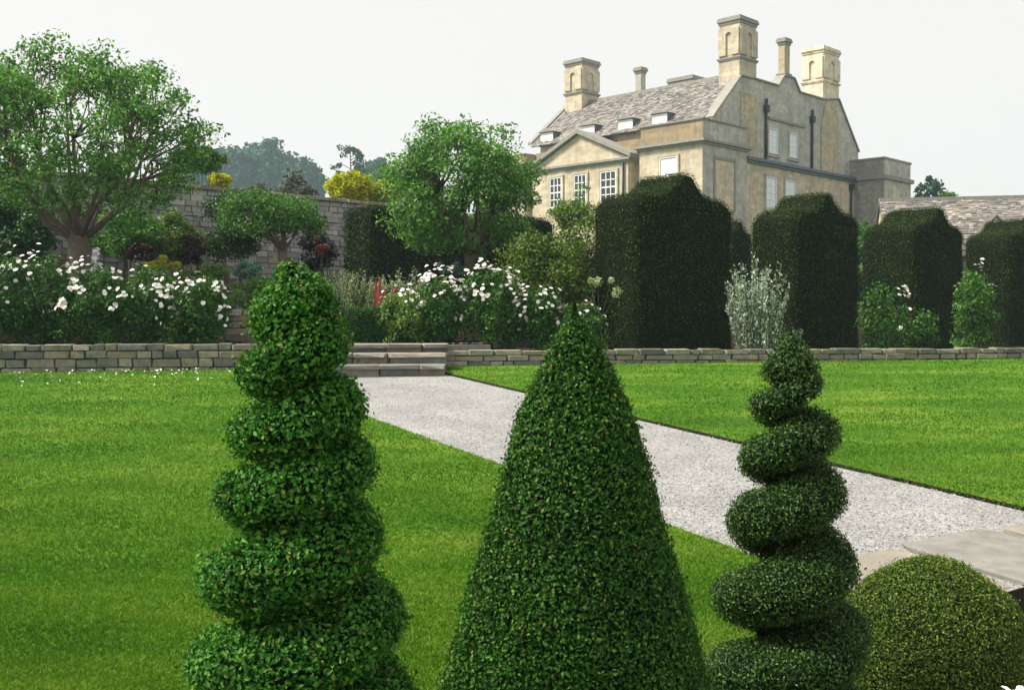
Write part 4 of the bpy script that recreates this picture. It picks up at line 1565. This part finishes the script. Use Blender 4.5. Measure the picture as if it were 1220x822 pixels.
def chimney(a0, a1, b0, b1, z0, z1, zb, mat, panels=True):
    c = hbox('chimney', mat, a0 + .13, a1 - .13, b0 + .13, b1 - .13, zb, z1 - .45)
    hbox('chimney_base', mat, a0 + .11, a1 - .11, b0 + .11, b1 - .11, z0, zb, c)
    cornice(a0 + .06, a1 - .06, b0 + .06, b1 - .06, zb, .16, .06, 'moulding' if mat != 'new_stone' else mat, c, 'chimney_band')
    m = MB()
    m.obox(T, UR, UL, a0 + .07, a1 - .07, b0 + .07, b1 - .07, z1 - .45, z1 - .28)
    m.obox(T, UR, UL, a0 - .01, a1 + .01, b0 - .01, b1 + .01, z1 - .28, z1 - .12)
    m.obox(T, UR, UL, a0 + .03, a1 - .03, b0 + .03, b1 - .03, z1 - .12, z1)
    m.build('chimney_cap', 'moulding' if mat != 'new_stone' else mat, c)
    if panels:                                             # arched niche on each front: jambs and arch stand proud
        zt = z1 - .75
        z2 = zb + .3
        for face in ('L', 'R'):
            lo, hi = (b0 + .12, b1 - .12) if face == 'L' else (a0 + .12, a1 - .12)
            pl = (a0 if face == 'L' else b0) + .12
            f = wallplane(face, pl, 0)
            W_ = hi - lo
            n0, n1 = lo + W_ * .36, hi - W_ * .36
            m = MB()

            def sol(a, b_, c_, d):
                m.hexa([f(a, c_, -.01), f(b_, c_, -.01), f(b_, c_, .12), f(a, c_, .12), f(a, d, -.01), f(b_, d, -.01), f(b_, d, .12), f(a, d, .12)])
            sol(lo, n0, z2, zt)
            sol(n1, hi, z2, zt)
            r = (n1 - n0) / 2
            mid = (n0 + n1) / 2
            steps = 6
            for i in range(steps):                         # spandrels above the arch
                x0, x1 = n0 + (n1 - n0) * i / steps, n0 + (n1 - n0) * (i + 1) / steps
                xm = (x0 + x1) / 2 - mid
                za = zt - .25 - r + math.sqrt(max(r * r - xm * xm, 0))
                sol(x0, x1, za, zt)
            m.build('niche_stone', mat, c)
            m = MB()
            m.hexa([f(n0, z2, -.02), f(n1, z2, -.02), f(n1, z2, .006), f(n0, z2, .006), f(n0, zt - .26, -.02), f(n1, zt - .26, -.02), f(n1, zt - .26, .006), f(n0, zt - .26, .006)])
            m.build('niche', mat, c)
    return c


chimney(4.95, 7.25, B_G - .1, 2.3, 16.6, 21.55, 18.75, 'golden_stone')
MB().obox(T, UR, UL, 5.15, 7.1, B_G - .1, B_G + .02, 12.33, 16.6).build('chimney_breast', 'rubble_stone', hs)
chimney(16.1, 18.75, B_G - .1, 2.4, 16.6, 21.6, 19.0, 'new_stone')
MB().prism([hp(15.9, B_G - .1, 12.33), hp(18.5, B_G - .1, 12.33), hp(18.5, B_G - .1, 16.6), hp(17.9, B_G - .1, 17.6), hp(16.6, B_G - .1, 17.6), hp(15.9, B_G - .1, 16.0)], hp(0, .12, 0) - hp(0, 0, 0)).build('chimney_breast', 'rubble_stone', hs)
chimney(10.85, 11.8, B_G + .0, 1.35, 17.9, 21.2, 18.6, 'rubble_stone', False)
chimney(5.0, 7.2, 14.1, 16.0, 16.0, 21.1, 18.5, 'golden_stone')
chimney(9.7, 10.55, 12.2, 13.0, 15.5, 20.9, 18.3, 'shade_grey_stone', False)
chimney(11.0, 13.6, 8.4, 10.8, 15.0, 19.9, 18.9, 'shade_grey_stone', False)
# near turret
TB, TA = 4.86, 5.03
hbox('turret', 'golden_stone', 0, TA, 0, TB, ZG - .6, 12.55)
hbox('turret_shade_face', 'shade_grey_stone', 0.004, TA - .004, -.012, 0.02, ZG - .6, 12.55)  # thin skin, painting the turret's shaded side greyer than its sunlit front
cornice(0, TA, 0, TB, 12.55, .3, .3)
hbox('parapet', 'weathered_stone', .05, TA - .05, .05, TB - .05, 12.85, 14.0)
hbox('parapet_shade_face', 'shade_grey_stone', .054, TA - .054, .03, .06, 12.85, 14.0)  # the parapet's shaded side, likewise painted as a grey skin
cornice(.05, TA - .05, .05, TB - .05, 14.0, .16, .1, name='parapet_coping')
window('L', 0, 1.85, 3.25, 10.75, 12.0, 1, 1, 'blind', surround='golden_stone', s=.12)
blocked('R', -.012, 1.35, 3.5, 8.6, 11.75, 'orange_stone')
window('L', 0, 1.75, 3.25, 7.2, 9.2, 3, 4, 'glass')
# far turret, mostly hidden by the tree
hbox('turret', 'golden_stone', 0, TA, 15.2, 15.2 + TB, ZG - .6, 12.55)
cornice(0, TA, 15.2, 15.2 + TB, 12.55, .3, .3)
hbox('parapet', 'weathered_stone', .05, TA - .05, 15.25, 15.15 + TB, 12.85, 13.6)
# recessed centre with its parapet
hbox('wall', 'golden_stone', 1.1, A_E + .6, TB + .01, 15.19, ZG - .6, 12.6)
cornice(1.1, A_E + .5, TB + .3, 14.9, 12.6, .25, .2)
hbox('parapet', 'weathered_stone', 1.15, A_E + .45, TB + .02, 15.18, 12.85, 13.65)
window('L', 1.1, TB + .02, TB + .45, 9.8, 11.7, 1, 3, 'blind', surround=None)
# pedimented centre
PB0, PB1, PA = 5.95, 14.6, 0.2
hbox('pediment_wall', 'golden_stone', PA, 1.12, PB0, PB1, ZG - .6, 12.05)
cornice(PA, 1.0, PB0, PB1, 12.05, .3, .25)
bm_ = (PB0 + PB1) / 2
MB().prism([hp(PA + .03, PB0, 12.35), hp(PA + .03, PB1, 12.35), hp(PA + .03, bm_, 14.35)], hp(1.6, 0, 0) - hp(0, 0, 0)).build('tympanum', 'golden_stone', hs)
m = MB()
for be in (PB0 - .35, PB1 + .35):
    p, q = hp(PA - .25, be, 12.32), hp(PA - .25, bm_, 14.4)
    w = hp(2.2, 0, 0) - hp(0, 0, 0)
    t = np.array([0, 0, .28])
    m.hexa([p, q, q + w, p + w, p + t, q + t, q + t + w, p + t + w])
m.build('raking_cornice', 'moulding', hs)
for u0, u1 in ((11.75, 12.9), (9.5, 10.65), (6.9, 8.3)):
    window('L', PA, u0, u1, 9.45, 11.6, 3, 4, 'glass', surround='golden_stone')
MB().tube([hp(PA - .1, PB0 + .35, 7.5), hp(PA - .1, PB0 + .35, 12.05)], [.07, .07], 8).build('downpipe', 'iron', hs, True)


# dormers
def dormer(b0, b1):
    zf0, zf1 = 14.25, 15.25
    a0 = A_E + .25
    a1 = 3.6
    d = MB().obox(T, UR, UL, a0, a1, b0, b1, zf0, zf1).build('dormer', 'lead', hs)
    MB().obox(T, UR, UL, a0 - .02, a0 - .004, b0 + .02, b1 - .02, zf0 + .05, zf1 - .05).build('dormer_front', 'window_paint', d)
    m = MB()
    n = 2
    for i in range(n):
        c0 = b0 + .12 + (b1 - b0 - .24) * i / n + .04
        c1 = b0 + .12 + (b1 - b0 - .24) * (i + 1) / n - .04
        MB().obox(T, UR, UL, a0 - .035, a0 - .022, c0, c1, zf0 + .25, zf1 - .2).build('pane', 'blind', d)
    m.prism([hp(a0 - .18, b0 - .12, zf1), hp(a0 - .18, b1 + .12, zf1), hp(a0 - .18, (b0 + b1) / 2, zf1 + .28)], hp(2.6, 0, 0) - hp(0, 0, 0))
    m.build('dormer_roof', 'moulding', d)


for b0 in (3.9, 6.75, 10.1, 14.0):
    dormer(b0 + .1, b0 + 1.35)

# flat roofed block right of the house
wg = at(1053, 230, 78.0)[:2]
bk = thing('outbuilding', 'low flat parapeted grey stone block joined to the manor side', 'house', (*wg, 5.2))


def wbox(name, mat, a0, a1, b0, b1, z0, z1):
    return MB().obox(wg, UR, UL, a0, a1, b0, b1, z0, z1).build(name, mat, bk)


z13 = at(1053, 213, 78)[2]
ztop = at(1053, 189, 78)[2]
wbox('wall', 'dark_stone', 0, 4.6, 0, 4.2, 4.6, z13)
wbox('wall_face', 'shade_grey_stone', .004, 4.596, -.015, .02, 4.6, z13)
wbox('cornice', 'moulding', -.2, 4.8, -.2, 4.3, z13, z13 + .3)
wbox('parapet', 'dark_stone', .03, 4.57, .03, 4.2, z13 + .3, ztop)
wbox('parapet_face', 'shade_grey_stone', .034, 4.566, .012, .04, z13 + .3, ztop)
wbox('coping', 'moulding', -.05, 4.65, -.05, 4.25, ztop, ztop + .14)
wbox('blocked_window', 'orange_stone', 1.4, 2.7, -.035, .0, z13 - 2.2, z13 - .55)


# barn
def barn():
    L_ = at(1047, 240, 52)
    dvec = np.array([1.0, -0.22])
    dvec /= np.linalg.norm(dvec)
    nvec = np.array([-dvec[1], dvec[0]])                   # away from the camera
    zr = L_[2]
    b = thing('barn', 'long low barn with mottled stone slate roof right of the manor', 'barn', (L_[0], L_[1], 4.4))
    Ln, half, drop = 22.0, 3.6, 2.9
    P = lambda x, d, z: np.array([*(L_[:2] + dvec * x + nvec * d), z])
    MB().prism([P(.1, -half + .3, 3.6), P(.1, half - .3, 3.6), P(.1, half - .3, zr - drop + .2), P(.1, 0, zr - .15), P(.1, -half + .3, zr - drop + .2)], P(Ln - .2, 0, 0) - P(0, 0, 0)).build('wall', 'rubble_stone', b)
    MB().prism([P(0, -half, zr - drop), P(0, 0, zr), P(0, half, zr - drop), P(0, half, zr - drop - .15), P(0, 0, zr - .15), P(0, -half, zr - drop - .15)], P(Ln, 0, 0) - P(0, 0, 0)).build('roof', 'barn_slate', b)
    up = unit(P(0, 0, zr) - P(0, -half, zr - drop))
    S = np.linalg.norm(P(0, 0, zr) - P(0, -half, zr - drop))
    slates(b, P(0, -half, zr - drop) - up * .15, np.array([*dvec, 0]), up, Ln, S + .15, 0, 'barn_slate', (.16, .34), .2, 77, .06)
    m = MB()
    x = 0
    while x < Ln - .2:
        m.obox(L_[:2], dvec, nvec, x + .01, x + .55, -.17, .17, zr - .05, zr + .13)
        x += .56
    m.build('ridge_stones', 'moulding', b)
    # small white gabled dormer on the slope
    c = at(1187, 274, 47.5)
    O = c[:2]
    d = MB().prism([np.array([*(O - dvec * .8), c[2] - .4]), np.array([*(O + dvec * .8), c[2] - .4]), np.array([*O, c[2] + .55])], np.array([*(nvec * 2.0), 0])).build('gablet', 'window_paint', b)
    for sg in (-1, 1):
        p, q = np.array([*(O + dvec * .95 * sg - nvec * .08), c[2] - .52]), np.array([*(O - nvec * .08), c[2] + .6])
        w = np.array([*(nvec * 2.1), 0])
        t = np.array([0, 0, .09])
        MB().hexa([p, q, q + w, p + w, p + t, q + t, q + t + w, p + t + w]).build('gablet_roof', 'barn_slate', d)


barn()


# ------------------------------------------------------------------ trees beyond
def far_tree(label, px, base_z, py_top, Y, wpx, mat, nl, leaf, seed, hfrac=.75, ncl=110, group='trees beyond the garden', name='distant_tree', crad=.24, flat=1.0):
    rng = np.random.default_rng(seed)
    top = at(px, py_top, Y)
    r = wpx * Y / F_PX
    hgt = top[2] - base_z
    ch = hgt * hfrac / 2 * flat
    c = np.array([top[0], Y, top[2] - ch])
    root = thing(name, label, 'tree', (c[0], c[1], base_z), group)
    cl = clumps_in(c, (r * .85, r * .85, ch * .85), ncl, rng, .4, -1)
    V, F, rr = clump_leaves(cl, min(r, ch) * crad * rng.uniform(.8, 1.7, len(cl)), nl, leaf, rng, c, .7, .7)
    part('crown', V, F, mat, root, rnd=rr)
    m = MB().tube([(c[0], Y, base_z - .3), (c[0], Y, c[2])], [r * .07, r * .04], 7)
    for k in range(8):
        e = cl[rng.integers(len(cl))]
        m.tube([(c[0], Y, c[2] - ch * .5), e], [r * .03, r * .012], 5)
    m.build('trunk', 'bark', root)
    return root


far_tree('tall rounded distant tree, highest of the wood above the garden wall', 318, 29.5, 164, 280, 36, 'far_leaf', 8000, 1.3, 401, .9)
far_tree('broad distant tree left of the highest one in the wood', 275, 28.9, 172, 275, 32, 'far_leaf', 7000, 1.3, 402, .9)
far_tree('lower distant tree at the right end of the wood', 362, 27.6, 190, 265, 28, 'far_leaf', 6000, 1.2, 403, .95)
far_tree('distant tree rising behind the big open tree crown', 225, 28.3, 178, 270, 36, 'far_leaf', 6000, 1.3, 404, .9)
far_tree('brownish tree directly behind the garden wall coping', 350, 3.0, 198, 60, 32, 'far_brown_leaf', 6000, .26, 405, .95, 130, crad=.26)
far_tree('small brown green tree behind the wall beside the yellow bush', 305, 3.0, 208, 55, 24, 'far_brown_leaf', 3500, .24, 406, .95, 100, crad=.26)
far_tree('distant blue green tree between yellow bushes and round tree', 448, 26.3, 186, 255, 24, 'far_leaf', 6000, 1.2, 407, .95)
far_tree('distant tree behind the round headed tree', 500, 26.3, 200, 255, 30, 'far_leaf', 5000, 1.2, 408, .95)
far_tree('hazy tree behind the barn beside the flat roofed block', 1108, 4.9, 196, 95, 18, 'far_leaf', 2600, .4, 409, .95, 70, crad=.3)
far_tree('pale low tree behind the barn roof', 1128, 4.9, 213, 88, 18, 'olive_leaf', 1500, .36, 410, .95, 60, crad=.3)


def pine():
    Y = 150.0
    t = at(417, 172, Y)
    root = thing('scots_pine', 'thin open pine standing in the distance above the yellow bushes', 'tree', (t[0], Y, 5.2))
    rng = np.random.default_rng(12)
    m = MB().tube([(t[0] + .6, Y, 5.0), (t[0] + .3, Y, 15), (t[0], Y, t[2])], [.3, .2, .06], 6)
    cl = []
    for k in range(22):
        z = t[2] - .3 - k * .42
        w = rng.choice([-1, 1]) * rng.uniform(.6, 1.0) * min(.6 + k * .28, 3.0)
        e = np.array([t[0] + w, Y + rng.normal() * 1.2, z + rng.uniform(-.1, .5)])
        s0 = np.array([t[0] + .1, Y, z - .3])
        m.tube([s0, (s0 + e) / 2 + np.array([0, 0, .15]), e], [.06, .045, .02], 5)
        for f in (.5, .75, 1.0):
            if rng.random() < .75:
                cl.append(s0 + (e - s0) * f + rng.normal(size=3) * .25)
    m.build('trunk', 'bark', root)
    V, F, r = clump_leaves(np.array(cl), rng.uniform(.35, .85, len(cl)), 1500, .5, rng, (t[0], Y, t[2] - 5), .5)
    part('crown', V, F, 'far_leaf', root, rnd=r)


pine()
shrub('shrub', 'dim green shrub filling the gap between the second and third buttresses', 1027, 330, 31, 20, 48, 'dark_shrub_leaf', 6000, .09, 426, 1.9, 50)
shrub('golden_bush', 'rounded bright yellow bush showing over the garden wall', 418, 224, 36, 32, 22, 'lime_leaf', 9000, .12, 421, 2.8, 90, crad=.33)
shrub('golden_bush', 'flatter yellow bush over the wall next to the round tree', 462, 230, 36.5, 26, 15, 'lime_leaf', 7000, .12, 422, 2.8, 80, crad=.36)
shrub('golden_bush', 'small yellow bush over the garden wall near the big open tree', 262, 216, 32, 14, 9, 'lime_leaf', 1800, .10, 423, 2.8, 30, crad=.4)
shrub('golden_bush', 'yellow tuft above the wall beside the big tree crown', 205, 212, 31, 14, 7, 'lime_leaf', 1500, .10, 424, 2.8, 30, crad=.4)
shrub('shrub', 'small green shrub beside the manor wall seen between buttresses', 1030, 282, 45, 13, 28, 'olive_leaf', 2500, .12, 425, 3.4, 20)

# ------------------------------------------------------------------ the hazy air
hz = MB().hexa([(-605, -65, -1.2), (605, -65, -1.2), (605, 705, -1.2), (-605, 705, -1.2), (-605, -65, 56), (605, -65, 56), (605, 705, 56), (-605, 705, 56)])
hm = bpy.data.materials.new('haze')
hm.use_nodes = True
hm.node_tree.nodes.clear()
ho = hm.node_tree.nodes.new('ShaderNodeOutputMaterial')
pvn = hm.node_tree.nodes.new('ShaderNodeVolumePrincipled')
pvn.inputs['Color'].default_value = (0.66, 0.86, 1.0, 1)
pvn.inputs['Density'].default_value = 0.0006
pvn.inputs['Anisotropy'].default_value = 0.2
hm.node_tree.links.new(pvn.outputs[0], ho.inputs['Volume'])
MATS['haze'] = hm
hzo = hz.build('haze', 'haze', None, kind='stuff')
setp(hzo, 'pale bluish haze filling the air towards the distant trees', 'haze')
